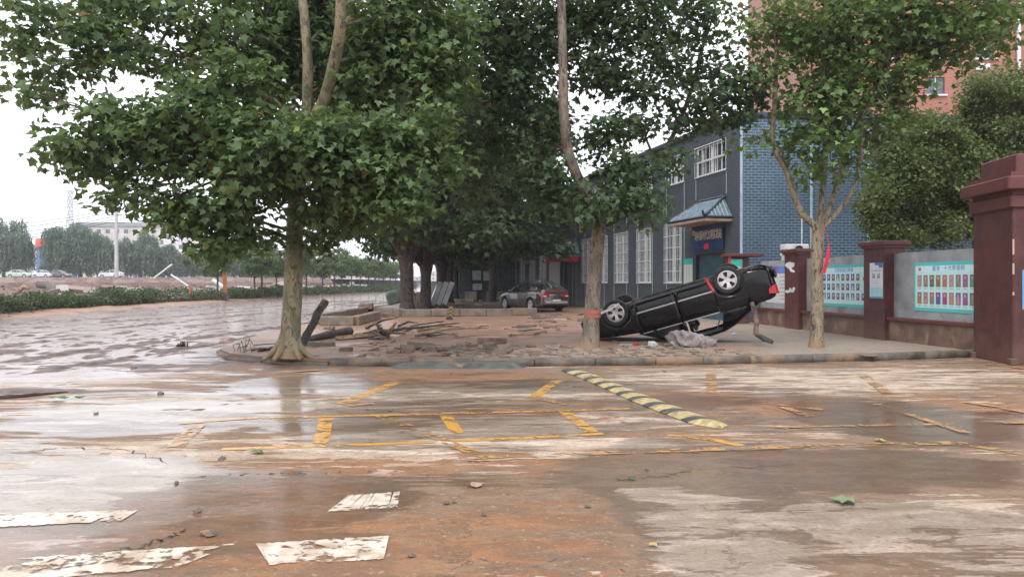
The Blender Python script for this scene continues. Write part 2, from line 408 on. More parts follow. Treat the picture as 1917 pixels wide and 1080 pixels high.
    me.loops.add(Fq.size); me.loops.foreach_set('vertex_index', Fq.ravel().astype(np.int32))
    me.polygons.add(len(Fq)); me.polygons.foreach_set('loop_start', np.arange(0, Fq.size, 4, dtype=np.int32))
    me.update(); me.validate()
    glit = B(1300, 970, 190, 130, 1.0) + B(1150, 880, 120, 20, .6)
    for nm, arr in (('glit', glit), ('pale', pale), ('mud', mud), ('wet', wet), ('road', road)):
        a = me.attributes.new(nm, 'FLOAT', 'POINT'); a.data.foreach_set('value', arr.ravel().astype(np.float32))
    me.polygons.foreach_set('use_smooth', [True] * len(me.polygons))
    m, t = nt('flooded_muddy_ground'); n = N(t)
    pos = n.node('ShaderNodeNewGeometry').outputs['Position']
    st = n.mapping(pos, (.38, 1.35, 1), (0, 0, R(-4)))
    A = {k: n.attr(k).outputs['Fac'] for k in ('pale', 'mud', 'wet', 'road')}
    amp = lambda x, k: n.math('ADD', n.math('MULTIPLY', n.math('SUBTRACT', x, .5), k), .5)
    at = lambda k, g: n.math('MULTIPLY', n.math('SUBTRACT', A[k], .5), g)
    n1 = n.noise(st, .75, 9, .9, .6); n2 = n.noise(st, 2.6, 8, .7, .6); n3 = n.noise(pos, 34, 5); n4 = n.noise(st, 1.1, 8, 1.2, .6)
    n5 = n.noise(n.mapping(pos, (.35, 1.7, 1), (0, 0, R(3))), 1.9, 9, 1.6, .66); n6 = n.noise(pos, 130, 3); n7 = n.noise(n.mapping(pos, (.7, 1.3, 1)), 4.5, 8, 1.0, .65)
    big = n.noise(pos, .35, 3)
    mudf = n.step(n.math('ADD', amp(n.math('ADD', n.math('MULTIPLY', n1, .4), n.math('MULTIPLY', n5, .6)), 6.5), at('mud', 1.7)), .40, .62)
    col = n.mix(mudf, (.21, .138, .088), (.275, .127, .055))
    col = n.mix(n.step(n7, .42, .56, 0, .65), col, (.155, .085, .045))
    col = n.mix(n.step(n2, .52, .60, 0, .5), col, (.29, .165, .09))
    pv = n.math('ADD', amp(n.math('ADD', n.math('MULTIPLY', n4, .15), n.math('ADD', n.math('MULTIPLY', n5, .6), n.math('MULTIPLY', n7, .25))), 8.0), at('pale', 2.3))
    pf = n.step(pv, .62, .88)
    palecol = n.mix(n.step(n2, .42, .58), (.64, .53, .43), (.46, .365, .28))
    col = n.mix(n.math('MULTIPLY', pf, n.step(n7, .35, .6, .95, .55)), col, palecol)
    vo = n.node('ShaderNodeTexVoronoi', feature='DISTANCE_TO_EDGE'); vo.inputs['Scale'].default_value = .42
    wv = n.node('ShaderNodeVectorMath', operation='ADD'); n.link(pos, wv.inputs[0])
    nv = n.node('ShaderNodeTexNoise'); nv.inputs['Scale'].default_value = 2.6; nv.inputs['Detail'].default_value = 8; nv.inputs['Roughness'].default_value = .65; n.link(pos, nv.inputs['Vector'])
    n.link(nv.outputs['Color'], wv.inputs[1]); n.link(wv.outputs[0], vo.inputs['Vector'])
    crack = n.math('MULTIPLY', n.step(vo.outputs['Distance'], .009, .003), n.step(n2, .47, .56))
    col = n.mix(n.math('MULTIPLY', crack, .6), col, (.05, .04, .033))
    col = n.mix(n.math('MULTIPLY', n.step(n.noise(pos, 8, 6, .5, .65), .60, .66), .55), col, (.09, .062, .046))
    col = n.mix(n.math('MULTIPLY', n.step(n.noise(pos, 21, 5, .3, .65), .60, .64), .5), col, (.42, .34, .27))
    col = n.mix(n.step(n3, .30, .70, .30, 0), col, (.08, .055, .04)); col = n.mix(n.step(n6, .45, .68, 0, .16), col, (.46, .38, .31))
    rcol = n.mix(n.step(n7, .4, .6), (.58, .455, .41), (.42, .29, .245))
    col = n.mix(A['road'], col, rcol)
    wsum = n.math('ADD', amp(n.math('ADD', n.math('MULTIPLY', n4, .4), n.math('ADD', n.math('MULTIPLY', n2, .3), n.math('MULTIPLY', n5, .3))), 5.0), at('wet', 2.4))
    wetf = n.step(wsum, .62, .86)
    wf = n.node('ShaderNodeMix'); n.link(A['road'], wf.inputs[0]); n.link(wetf, wf.inputs[2]); n.link(n.step(amp(n2, 2), .25, .5, .75, 1), wf.inputs[3]); wetf = wf.outputs[0]
    dark = n.mix(n.math('MULTIPLY', wetf, .25), col, (.0, .0, .0))
    glit = n.attr('glit').outputs['Fac']
    gl = n.step(n.math('ADD', amp(n.noise(n.mapping(pos, (1, .45, 1), (0, 0, R(35))), 3.2, 9, 1.0, .7), 4.0), n.math('MULTIPLY', n.math('SUBTRACT', glit, 1), 1.2)), .32, .48)
    wm = n.node('ShaderNodeMath', operation='MAXIMUM'); n.link(wetf, wm.inputs[0]); n.link(gl, wm.inputs[1]); wetf = wm.outputs[0]
    hh = n.math('ADD', n.math('MULTIPLY', n3, .5), n.math('ADD', n.math('MULTIPLY', n7, 1.6), n.math('MULTIPLY', n2, 1.8)))
    bmp = n.bump(hh, n.step(wetf, 0, 1, .65, .15), .02)
    rip = n.math('ADD', n.noise(n.mapping(pos, (1, 2.2, 1)), 9, 5, .8, .6), n.math('MULTIPLY', n6, .2))
    cb = n.bump(rip, n.math('ADD', n.step(n.noise(st, 1.4, 4), .35, .65, .05, .35), n.math('MULTIPLY', glit, .9)), .012)
    p = n.pr(Base_Color=dark, Roughness=n.step(wetf, 0, 1, .65, .4), Normal=bmp)
    n.set(p.inputs['Coat Weight'], n.math('MULTIPLY', n.step(wetf, 0, 1, .03, .85), n.step(A['road'], 0, 1, 1, .95))); n.set(p.inputs['Coat Roughness'], n.step(wetf, 0, 1, .34, .05))
    p.inputs['Specular IOR Level'].default_value = .25; p.inputs['Coat IOR'].default_value = 1.34; n.link(cb, p.inputs['Coat Normal'])
    n.out(p.outputs[0]); M['ground'] = m
    me.materials.append(m)
    o = bpy.data.objects.new('ground', me); C.objects.link(o); struct(o)
ground()

def vnoise(x, y, rng, n=128):
    g = rng.random((n, n)); xi = np.floor(x).astype(int); yi = np.floor(y).astype(int); fx = x - xi; fy = y - yi
    fx = fx * fx * (3 - 2 * fx); fy = fy * fy * (3 - 2 * fy); a = g[xi % n, yi % n]; b = g[(xi + 1) % n, yi % n]; c = g[xi % n, (yi + 1) % n]; d = g[(xi + 1) % n, (yi + 1) % n]
    return (a * (1 - fx) + b * fx) * (1 - fy) + (c * (1 - fx) + d * fx) * fy
def fbm(x, y, seed, o=5, g=.5):
    rng = np.random.default_rng(seed); s = 0; a = 1; t = 0
    for i in range(o): s = s + a * vnoise(x * 2 ** i + 17 * i, y * 2 ** i + 31 * i, rng); t += a; a *= g
    return s / t
def mud_field(name, x0, x1, y0, y1, step, zf, mat, base=0.0):
    xs = np.arange(x0, x1, step); ys = np.arange(y0, y1, step * 1.3); X, Y = np.meshgrid(xs, ys); Z = zf(X, Y); nx, ny = len(xs), len(ys)
    V = np.stack([X, Y, np.maximum(Z, -.012) + base], -1).reshape(-1, 3); I = np.arange(nx * ny).reshape(ny, nx)
    Fq = np.stack([I[:-1, :-1], I[:-1, 1:], I[1:, 1:], I[1:, :-1]], -1).reshape(-1, 4)
    Fq = Fq[(Z.reshape(-1)[Fq] > -.012).any(1)]
    me = bpy.data.meshes.new(name); me.from_pydata(V.tolist(), [], Fq.tolist()); me.update()
    me.materials.append(M[mat]); me.polygons.foreach_set('use_smooth', [True] * len(me.polygons)); o = bpy.data.objects.new(name, me); C.objects.link(o); return struct(o)
M['roadmud'] = simple('wet_ridged_mud', (.105, .066, .052), .5, 0, .45, 3, .5, mud=0)
M['silt'] = simple('settled_red_silt', (.30, .175, .115), .6, 0, .2, 2, .4, mud=0)
def road_mud(X, Y):
    a = R(7); u = X * math.cos(a) - Y * math.sin(a); v = X * math.sin(a) + Y * math.cos(a)
    r = 1 - 2 * abs(fbm(u * 2.6, v * .9, 1) - .5); f = fbm(u * 5.5, v * 2.6, 2, 4, .6); big = fbm(X * .16, Y * .12, 3, 3)
    z = .28 * (r - .93) + .30 * (f - .585) + .18 * (big - .55)
    for k, (c, w) in enumerate(((-13.9, .30), (-12.3, .22), (-10.9, .28), (-16.2, .3), (-18.4, .35), (-9.6, .2), (-20.5, .3), (-8.6, .25))):
        z += .085 * np.exp(-((u - c - .25 * np.sin(v * .22 + k)) / w) ** 2) * sstep(f, .36, .5)
    edge = sstep(-X, 6.0, 7.6) * sstep(-X, 23.2, 21.5) * sstep(Y, 11.3, 13.5)
    return np.clip(z * .6, -.05, .06) - .09 * (1 - edge)
mud_field('road_mud_ridges', -23.5, -5.6, 11, 62, .085, road_mud, 'roadmud')
def front_mud(X, Y):
    f = fbm(X * 1.2, Y * 2.6, 7, 6, .6); e = np.exp(-((X + 7.0) / 1.3) ** 2 - ((Y - 10.2) / .5) ** 2) + .8 * np.exp(-((X + 5.6) / 1.4) ** 2 - ((Y - 13.4) / 1.0) ** 2) + .6 * np.exp(-((X + 9.5) / 2) ** 2 - ((Y - 13.2) / 1.2) ** 2)
    return np.clip((f - .5) * .16 + (e - .62) * .06, -.05, .035)
mud_field('forecourt_mud', -12, -3.2, 8.8, 15.2, .06, front_mud, 'roadmud')
def silt(X, Y):
    f = fbm(X * .8, Y * .8, 9, 5); e = np.exp(-((X + 23.4 + .02 * (Y - 50)) / 1.9) ** 2); return np.clip((e - .45) * .25 + (f - .5) * .16, -.05, .22)
mud_field('hedge_silt', -25.5, -18, 22, 120, .22, silt, 'silt')
def pave_silt(X, Y):
    f = fbm(X * 1.1, Y * 1.1, 12, 6, .55); e = np.exp(-((X + 5.0) / 1.7) ** 2 - ((Y - 15.5) / 1.6) ** 2) + .8 * np.exp(-((X + 2.2) / 1.6) ** 2 - ((Y - 15.2) / 1.0) ** 2) + .5 * np.exp(-((X - 4.5) / 3) ** 2 - ((Y - 15.6) / .8) ** 2)
    m = sstep(Y, 13.9 + .03 * abs(X), 14.4) * sstep(-X, 6.2, 5.6)
    return np.clip((f - .52) * .16 + (e - .55) * .05, -.05, .05) * m - .02 * (1 - m)
mud_field('pavement_silt', -6.2, 8, 13.8, 26, .075, pave_silt, 'silt', .12)

def paint_mat(name, col, thr, col2=None, dirt=(.30, .19, .12)):
    m, t = nt(name); n = N(t)
    pos = n.node('ShaderNodeNewGeometry').outputs['Position']
    f = n.noise(n.mapping(pos, (.6, 1.3, 1)), 3.2, 8, .8, .62); g = n.noise(pos, 16, 5, .3)
    a = n.step(n.math('ADD', n.math('MULTIPLY', f, .6), n.math('MULTIPLY', g, .4)), thr - .035, thr + .04)
    c = n.mix(n.step(n.noise(pos, 5, 6), .4, .65), col, dirt if col2 is None else col2)
    p = n.pr(Base_Color=c, Roughness=.45, Alpha=a); p.inputs['Coat Weight'].default_value = .35; p.inputs['Coat Roughness'].default_value = .1
    n.out(p.outputs[0]); M[name] = m
paint_mat('white_marking', (.60, .53, .45), .462, (.40, .29, .20))
paint_mat('yellow_marking', (.56, .28, .035), .46, (.46, .25, .08))
paint_mat('faint_yellow', (.46, .25, .085), .505, (.36, .20, .09))

def strip_px(mb, pts, w, z):
    P = [G(*p) for p in pts]
    for a, b in zip(P[:-1], P[1:]):
        n_ = max(1, int((b - a).length / .4)); d = (b - a).normalized(); s = Vector((-d.y, d.x, 0)) * w / 2
        for k in range(n_):
            p, q = a.lerp(b, k / n_), a.lerp(b, (k + 1) / n_)
            mb.quad(*[Vector((v.x, v.y, z)) for v in (p - s, q - s, q + s, p + s)])
def markings():
    y = MB()
    for pts, w in ([(335, 793), (460, 783), (900, 773), (1180, 765)], .10), ([(415, 841), (700, 832), (1000, 819), (1130, 812)], .10), \
            ([(600, 832), (611, 783)], .15), ([(857, 811), (832, 774)], .14), ([(1108, 809), (1056, 770)], .14), ([(1250, 815), (1330, 822), (1390, 835)], .11), ([(640, 756), (742, 716)], .18), ([(997, 745), (1045, 712)], .16):
        strip_px(y, pts, w, .004 + .001 * random.random())
    o = struct(y.build('yellow_parking_markings', 'yellow_marking'))
    y = MB()
    for i, (pts, w) in enumerate([([(860, 858), (1180, 846), (1440, 838), (1790, 829), (1917, 850)], .13), ([(320, 845), (372, 795)], .15), ([(710, 778), (800, 812), (890, 850)], .13), ([(1000, 744), (1060, 758)], .12),
            ([(1330, 700), (1334, 737)], .16), ([(1612, 700), (1662, 737)], .16), ([(1452, 758), (1518, 781)], .12), ([(1440, 757), (1540, 768)], .1), ([(1640, 757), (1810, 812)], .1), ([(1800, 752), (1960, 780)], .12),
            ([(1450, 801), (1960, 792)], .10), ([(1850, 683), (1960, 696)], .16), ([(520, 700), (640, 690)], .12), ([(560, 770), (700, 757)], .1)]):
        strip_px(y, pts, w, .0060 + .0009 * i)
    struct(y.build('faded_yellow_markings', 'faint_yellow'))
    w = MB()
    for k, q in enumerate([[(482, 1018), (500, 1058), (722, 1047), (729, 1004)], [(652, 928), (612, 958), (742, 950), (747, 921)], [(-60, 1052), (-90, 1100), (330, 1062), (445, 1018)], [(-40, 962), (-60, 990), (230, 975), (260, 955)]]):
        P = [G(*p) for p in q]; n_ = 36
        for i in range(n_):
            a, b = P[0].lerp(P[3], i / n_), P[0].lerp(P[3], (i + 1) / n_); c, d = P[1].lerp(P[2], (i + 1) / n_), P[1].lerp(P[2], i / n_)
            w.quad(*[Vector((v.x, v.y, .0045)) for v in (a, b, c, d)])
    w.jitter(.011); w.v = [(x, y, .0045) for x, y, _ in w.v]
    struct(w.build('white_crosswalk_stripes', 'white_marking'))
markings()

# broken slab edge: thin raised rim of cracked asphalt
def slab_edges():
    for nm, pts, w in (('broken_slab_edge', [(350, 893), (430, 889), (520, 886), (600, 887), (640, 884), (700, 883), (760, 881)], .075), ('broken_slab_edge', [(840, 1056), (900, 1048), (960, 1060), (1000, 1062), (1050, 1046), (1100, 1042), (1150, 1058), (1185, 1075)], .03)):
        mb = MB(); P = [G(*p) for p in pts]; Q = []
        for a, b in zip(P[:-1], P[1:]):
            for k in range(8): Q.append(a.lerp(b, k / 8) + Vector((random.uniform(-.012, .012), random.uniform(-.02, .02), -.3 * w)))
        rr = [w * random.uniform(.12, .42) for _ in Q]; rr[0] = rr[-1] = .003
        mb.tube(Q, rr, 6, sq=1.0, wob=.7)
        struct(mb.build(nm, simple('cracked_asphalt_edge', (.075, .065, .058), .55, 0, .5, 14, 1.0, mud=.2)))
slab_edges()

def cracks():
    rr = random.Random(3); m = MB()
    for pts in ([(60, 1085), (130, 1058), (200, 1035), (270, 1022), (330, 1000), (352, 990)], [(200, 690), (330, 712), (430, 700), (560, 690)], [(0, 850), (120, 838), (230, 842), (330, 870)], [(1150, 900), (1230, 893), (1300, 880), (1500, 868)], [(880, 865), (1050, 852), (1300, 846), (1480, 842)]):
        P = [G(*p) for p in pts]; Q = []
        for a, b in zip(P[:-1], P[1:]):
            for k in range(14): Q.append(a.lerp(b, k / 14) + Vector((rr.uniform(-.035, .035), rr.uniform(-.05, .05), .0035)))
        for a, b in zip(Q[:-1], Q[1:]):
            w = rr.uniform(.001, .008); v = Vector((0, w, 0)); h = Vector((w, 0, 0)); m.quad(a - v - h, b - v, b + v + h, a + v)
    m.v = [(x, y, .0035) for x, y, z in m.v]; struct(m.build('ground_cracks', simple('dark_crack_silt', (.045, .034, .026), .8, 0, .3, 12, .2)))
cracks()
# ------------------------------------------------------------------ pavement platform
def pave_mat():
    m, t = nt('muddy_pavement'); n = N(t)
    pos = n.node('ShaderNodeNewGeometry').outputs['Position']
    st = n.mapping(pos, (.5, 1, 1))
    n1 = n.noise(st, .5, 7, .8); n2 = n.noise(st, 2.2, 7, .7); n3 = n.noise(pos, 30, 5); n4 = n.noise(st, .9, 5, 1)
    col = n.mix(n.step(n1, .4, .6), (.225, .14, .095), (.31, .165, .10))
    sp = n.node('ShaderNodeSeparateXYZ'); n.link(pos, sp.inputs[0])
    right = n.step(n.math('ADD', sp.outputs[0], n.math('MULTIPLY', n4, 2)), 3.2, 6.5)
    col = n.mix(right, col, n.mix(n.step(n2, .4, .6), (.27, .215, .17), (.33, .265, .21)))
    b = n.node('ShaderNodeTexBrick'); n.link(n.mapping(pos, (1, 1, 1), (0, 0, R(8))), b.inputs['Vector'])
    b.inputs['Brick Width'].default_value = .22; b.inputs['Row Height'].default_value = .11; b.inputs['Mortar Size'].default_value = .012; b.inputs['Scale'].default_value = 1
    vis = n.math('MULTIPLY', n.step(n2, .5, .62), n.step(sp.outputs[1], 24, 15))
    col = n.mix(n.math('MULTIPLY', n.math('MULTIPLY', b.outputs['Fac'], vis), .7), col, (.07, .05, .04))
    col = n.mix(n.math('MULTIPLY', n.step(n.noise(pos, 5.5, 6, .6), .6, .66), .55), col, (.12, .08, .06))
    col = n.mix(n.step(n3, .25, .75, .2, 0), col, (.08, .055, .04))
    pool = n.math('MULTIPLY', n.step(n.math('ADD', n1, n.math('MULTIPLY', n2, .4)), .64, .74), n.step(sp.outputs[0], 3.5, 1.0))
    h = n.math('ADD', n.math('MULTIPLY', n2, 2), n3)
    p = n.pr(Base_Color=col, Roughness=.6, Normal=n.bump(h, .5, .02))
    n.set(p.inputs['Coat Weight'], n.step(pool, 0, 1, .12, .5)); n.set(p.inputs['Coat Roughness'], n.step(pool, 0, 1, .3, .16)); p.inputs['Coat IOR'].default_value = 1.33
    n.out(p.outputs[0]); M['pave'] = m
pave_mat()
def pavement():
    outline = [(x, y) for x, y in PAVE] + [(40, 95), (40, 15.2)]
    mb = MB(); mb.prism(outline, -.05, PZ); struct(mb.build('pavement', 'pave'))
    # mounded silt on the platform: gentle bumps
    rng = random.Random(5)
    # kerb stones along the edge
    k = MB(); pts = [Vector((x, y, 0)) for x, y in PAVE[:14]]
    L = 0
    for a, b in zip(pts[:-1], pts[1:]):
        seg = (b - a).length; cnt = max(1, round(seg / 1.05)); d = (b - a).normalized(); nrm = Vector((d.y, -d.x, 0))
        if nrm.y > 0 and abs(nrm.y) > abs(nrm.x): nrm = -nrm
        for i in range(cnt):
            p = a.lerp(b, (i + .5) / cnt) + nrm * 0.02
            sink = 0 if p.x > -2.6 else -.05 - .03 * rng.random()
            k.box((p.x, p.y, .065 + sink), (seg / cnt - .004, .16, .15), (rng.uniform(-.06, .06), rng.uniform(-.012, .012), math.atan2(d.y, d.x) + rng.uniform(-.012, .012)), bev=.018)
    struct(k.build('kerb', 'kerb', smooth=True, ang=50))
    # lifted, jumbled paving setts near the kerb
    s = MB()
    for i in range(1500):
        x = rng.uniform(-4.2, 5.0); y = rng.uniform(13.75, 17.4)
        dens = math.exp(-((x - 1.2) / 2.3) ** 2) * math.exp(-((y - 14.4) / 1.15) ** 2)
        if rng.random() > dens * 1.3: continue
        edge = 13.62 if x < 2.6 else 13.65 + (x - 2.6) * .17
        if y < edge + .12: continue
        a = rng.choice((0, R(90))) + rng.gauss(.1, .18); c = rng.uniform(.7, 1.2)
        s.col = rng.choice(((.17, .125, .09), (.20, .16, .12), (.14, .105, .08), (.23, .17, .12), (.25, .20, .15)))
        s.box((x, y, PZ + rng.uniform(-.025, .018)), (.2, .1, .055), (rng.gauss(0, .09), rng.gauss(0, .09), a), bev=.008)
    struct(s.build('jumbled_paving_setts', 'attr'))
pavement()

# ------------------------------------------------------------------ leaves and trees
T_MAPLE = np.array([(0, 0, 0), (.42, .0, .16), (.36, .26, .13), (.66, .46, .14), (.30, .58, .10), (0, 1.0, -.18), (-.30, .58, .12), (-.66, .50, .20), (-.36, .26, .15), (-.40, .02, .12), (0, .45, -.06)], float)
F_MAPLE = [[0, 1, 2, 10], [10, 2, 3, 4], [10, 4, 5, 6], [10, 6, 7, 8], [10, 8, 9, 0]]
T_QUAD = np.array([(0, 0, 0), (.42, .35, .06), (.12, 1.0, -.05), (-.42, .45, .08)], float); F_QUAD = [[0, 1, 2, 3]]
T_LONG = np.array([(0, 0, 0), (.1, .4, 0), (0, 1.0, 0), (-.1, .5, 0)], float)
def leaves(name, mat, cen, outw, size, rng, tmpl, faces, droop=.45, upw=.9, parent=None, jit=.5, tj=.6):
    n = len(cen)
    up = np.array([0, 0, 1.0])
    nr = up * upw + outw * .55 + rng.normal(0, jit, (n, 3)); nr /= np.linalg.norm(nr, axis=1)[:, None]
    td = outw * .6 - up * droop + rng.normal(0, tj, (n, 3)); td -= nr * (td * nr).sum(1)[:, None]; td /= np.linalg.norm(td, axis=1)[:, None] + 1e-9
    sd = np.cross(td, nr)
    sz = size * rng.uniform(.65, 1.2, n)
    V = cen[:, None, :] + sz[:, None, None] * (tmpl[None, :, 0, None] * sd[:, None, :] + tmpl[None, :, 1, None] * td[:, None, :] + tmpl[None, :, 2, None] * nr[:, None, :])
    k = tmpl.shape[0]; fa = np.array(faces); fl = fa.shape[1]
    Fi = (np.arange(n)[:, None, None] * k + fa[None]).reshape(-1, fl)
    me = bpy.data.meshes.new(name)
    me.vertices.add(n * k); me.vertices.foreach_set('co', V.astype(np.float32).ravel())
    me.loops.add(Fi.size); me.loops.foreach_set('vertex_index', Fi.ravel().astype(np.int32))
    me.polygons.add(len(Fi)); me.polygons.foreach_set('loop_start', np.arange(0, Fi.size, fl, dtype=np.int32))
    me.update()
    a = me.attributes.new('rnd', 'FLOAT', 'FACE'); a.data.foreach_set('value', np.repeat(np.clip(.55 * rng.random(n) + .45 * np.repeat(rng.random(n // 12 + 1), 12)[:n] + (rng.random(n) < .004) * -1 + (rng.random(n) < .03) * .4, 0, 1), len(faces)).astype(np.float32))
    me.materials.append(M[mat])
    o = bpy.data.objects.new(name, me); C.objects.link(o)
    if parent: o.parent = parent
    return o
def spray_points(blobs, rng, per=14, spread=.28):
    """blobs: (centre, (rx,ry,rz), count). Leaves come in sprays, more towards the shell of each clump."""
    cs, ow = [], []
    for c, r, cnt in blobs:
        ns = max(1, int(cnt / per)); d = rng.normal(size=(ns, 3)); d /= np.linalg.norm(d, axis=1)[:, None]
        rad = rng.random(ns) ** .45
        sc = np.array(c) + d * rad[:, None] * np.array(r)
        p = sc[:, None, :] + rng.normal(0, spread, (ns, per, 3)) * np.array([1, 1, .5])
        o = d[:, None, :] * .8 + rng.normal(0, .5, (ns, per, 3))
        cs.append(p.reshape(-1, 3)); ow.append(o.reshape(-1, 3))
    cs = np.concatenate(cs); ow = np.concatenate(ow); ow /= np.linalg.norm(ow, axis=1)[:, None]
    return cs, ow
def limb(mb, pts, r0, r1, n=10, wob=.12, step=.3):
    P = [Vector(p) for p in pts]; Q = [P[0]]
    for i in range(len(P) - 1):
        a, b = P[i], P[i + 1]; pa, pb = P[max(i - 1, 0)], P[min(i + 2, len(P) - 1)]
        k = max(2, int((b - a).length / step))
        for j in range(1, k + 1):
            t = j / k; t2, t3 = t * t, t * t * t
            Q.append(.5 * ((2 * a) + (b - pa) * t + (2 * pa - 5 * a + 4 * b - pb) * t2 + (3 * a - pa - 3 * b + pb) * t3))
    m = len(Q) - 1
    mb.tube(Q, [lerp(r0, r1, i / m) if not callable(r0) else r0(i / m) for i in range(m + 1)], n, wob=wob)
    return Q
def twigs_to(mb, nodes, blobs, rng, r=.035):
    for c, rr, cnt in blobs:
        c = Vector(c); src = min(nodes, key=lambda p: (p - c).length + (0 if p.z < c.z + .6 else 1.5))
        mid = (src + c) / 2 + Vector((rng.normal(0, .15), rng.normal(0, .15), .25))
        limb(mb, [src, mid, c], r, .008, 6, step=.4)
        for k in range(5):
            e = c + Vector((rng.normal(0, rr[0] * .6), rng.normal(0, rr[1] * .6), rng.normal(0, rr[2] * .5)))
            st = src.lerp(c, rng.uniform(.4, .9)); st.z += .1
            limb(mb, [st, (st + e) / 2 + Vector((0, 0, .1)), e], .014, .004, 4, step=.5)

def big_tree(label, base, trunk_pts, r_of, limbs, blobs, leafmat, seed, size=.17, per=14, roots=True, spread=.28, mat='bark', name='plane_tree', group=None):
    rng = np.random.default_rng(seed)
    root = thing(name, label, 'tree', (base.x, base.y, base.z), group=group)
    inv = Vector(root.location)
    tm = MB(); tp = [p - inv for p in trunk_pts]
    nodes = limb(tm, tp, r_of, 0, 18, wob=.05, step=.12)
    if roots:
        for k in range(7):
            a = k * 2 * math.pi / 7 + rng.uniform(-.3, .3); L = rng.uniform(.16, .40)
            r_ = r_of(0) * .55; d = Vector((math.cos(a), math.sin(a), 0))
            limb(tm, [d * .05 + Vector((0, 0, .42)), d * (r_ + .05) + Vector((0, 0, .16)), d * (r_ + L) + Vector((0, 0, -.02))], .125, .03, 8, step=.08)
    tm.build('trunk', mat, root, smooth=True, ang=60)
    bm_ = MB(); allnodes = [p for p in nodes[len(nodes) // 2:]]
    for pts, r0, r1 in limbs: allnodes += limb(bm_, [p - inv for p in pts], r0, r1, 10, step=.25)
    if limbs: bm_.build('limb', mat, root, smooth=True, ang=60)
    bl = [(tuple(Vector(c) - inv), r, n_) for c, r, n_ in blobs]
    tw = MB(); twigs_to(tw, allnodes, bl, rng); tw.build('twigs', 'twig', root)
    cs, ow = spray_points(bl, rng, per, spread)
    leaves('crown', leafmat, cs, ow, size, rng, T_MAPLE, F_MAPLE, parent=root)
    return root
def PB(lst, dens=900, yj=0):
    """crown clumps: (px,py,distance, half-width m, half-depth m, half-height m, density factor)"""
    out = []
    for px, py, Y, rx, ry, rz, *k in lst:
        k = k[0] if k else 1
        k *= .5 if px < 470 and py < 175 else 1
        out.append((W(px, py, Y), (rx, ry, rz), int(dens * (rx * rz + ry * rz * .5 + .08) * k)))
    return out
# tree 1
b1 = G(541, 668, PZ)
t1 = [b1, W(545, 600, b1.y), W(549, 529, b1.y), W(551, 450, b1.y), W(555, 380, b1.y), W(562, 300, b1.y), W(574, 230, b1.y)]
def r1(t): return .155 + .16 * max(0, 1 - t * 9) ** 1.6 + .035 * max(0, 1 - t * 2)
L1 = [([W(574, 235, b1.y), W(576, 180, b1.y - .2), W(575, 90, b1.y - .5), W(560, -60, b1.y - .8)], .11, .07),
      ([W(572, 250, b1.y), W(605, 195, b1.y - .3), W(625, 120, b1.y - .7), W(637, 50, b1.y - 1.1), W(640, -60, b1.y - 1.5)], .125, .085),
      ([W(556, 380, b1.y), W(500, 330, b1.y - .6), W(420, 290, b1.y - 1), W(300, 280, b1.y - 1.2)], .06, .02),
      ([W(574, 235, b1.y), W(480, 170, b1.y - .3), W(350, 110, b1.y - .3), W(200, 60, b1.y - .3)], .07, .02),
      ([W(570, 260, b1.y), W(650, 240, b1.y - .6), W(740, 240, b1.y - .8)], .05, .02)]
B1 = PB([(45, 30, 13, .8, .8, .5, .8), (80, 130, 12.6, .75, .7, .42, .9), (35, 90, 12.8, .35, .5, .3), (60, 182, 12.4, .28, .3, .1, .8), (190, 20, 13.4, .9, 1, .6), (235, 100, 13, .7, .9, .6), (175, 65, 13, .5, .8, .4),
         (330, 40, 14, 1.0, 1.2, .8), (330, 130, 13.4, .7, 1, .4, .6), (430, 60, 13.6, 1.0, 1.2, .9), (440, 160, 12.8, .8, .9, .6, 1.1), 
         (225, 215, 12.5, .65, .7, .28), (200, 262, 12.5, .75, .8, .32), (140, 290, 12.4, .38, .5, .2, .9), (165, 315, 12.3, .3, .3, .15), (290, 250, 12.6, .8, .9, .5), (255, 300, 12.5, .5, .6, .2, .8), (360, 230, 12.6, .9, .9, .6, 1.2),
         (400, 310, 12.5, .9, .8, .3, 1.2), (370, 180, 13, .5, .7, .3), (480, 260, 12.4, .9, .8, .6, 1.3), (490, 340, 12.4, .7, .8, .4, 1.2), (225, 372, 12.3, .28, .3, .07, .7), (300, 385, 12.5, .45, .5, .22, .9), (345, 420, 12.5, .35, .4, .2), (395, 390, 12.6, .5, .6, .3), (250, 345, 12.5, .25, .3, .1, .6),
         (440, 400, 12.8, .6, .7, .35), (405, 460, 12.6, .32, .4, .2, 1.1), (470, 450, 13.2, .45, .6, .22, .7), (500, 300, 12.1, .8, .7, .35, 1.4), (575, 290, 12.0, .9, .6, .35, 1.5), (620, 260, 12.2, .8, .7, .35, 1.4), (660, 310, 12.2, .8, .7, .4, 1.4),
         (700, 260, 12.6, .8, .9, .5, 1.3), (780, 240, 12.8, .6, .7, .4, 1.2), (815, 300, 12.8, .4, .5, .35), (740, 340, 12.5, .65, .7, .35, 1.2), (760, 390, 12.4, .55, .6, .22, 1.1), (690, 370, 12.6, .6, .6, .3, 1.1), (620, 400, 12.9, .5, .6, .35), (630, 350, 12.4, .5, .6, .3, 1.1),
         (520, 140, 14.9, 1.0, .9, .9, 1.1), (520, 30, 15, 1.2, 1.0, 1.0, 1.1), (610, 90, 15.2, 1.2, .9, 1.2, 1.2), (720, 120, 14.0, 1.0, 1.1, .9), (740, 20, 14, 1.1, 1.2, .8), (800, 150, 13.8, .8, 1, .7), (670, 170, 14.8, .9, .8, .6, 1.1), (590, 20, 15.4, 1, 1, .8, 1), (600, 450, 13.6, .4, .5, .2, .7), (650, 430, 13.4, .35, .4, .2, .8),
         (820, 60, 14, .8, 1.1, .9), (250, -40, 13.5, 2.0, 1.4, .5, .6), (600, -60, 15.5, 2.5, 1.2, .6, .6)], 1000)
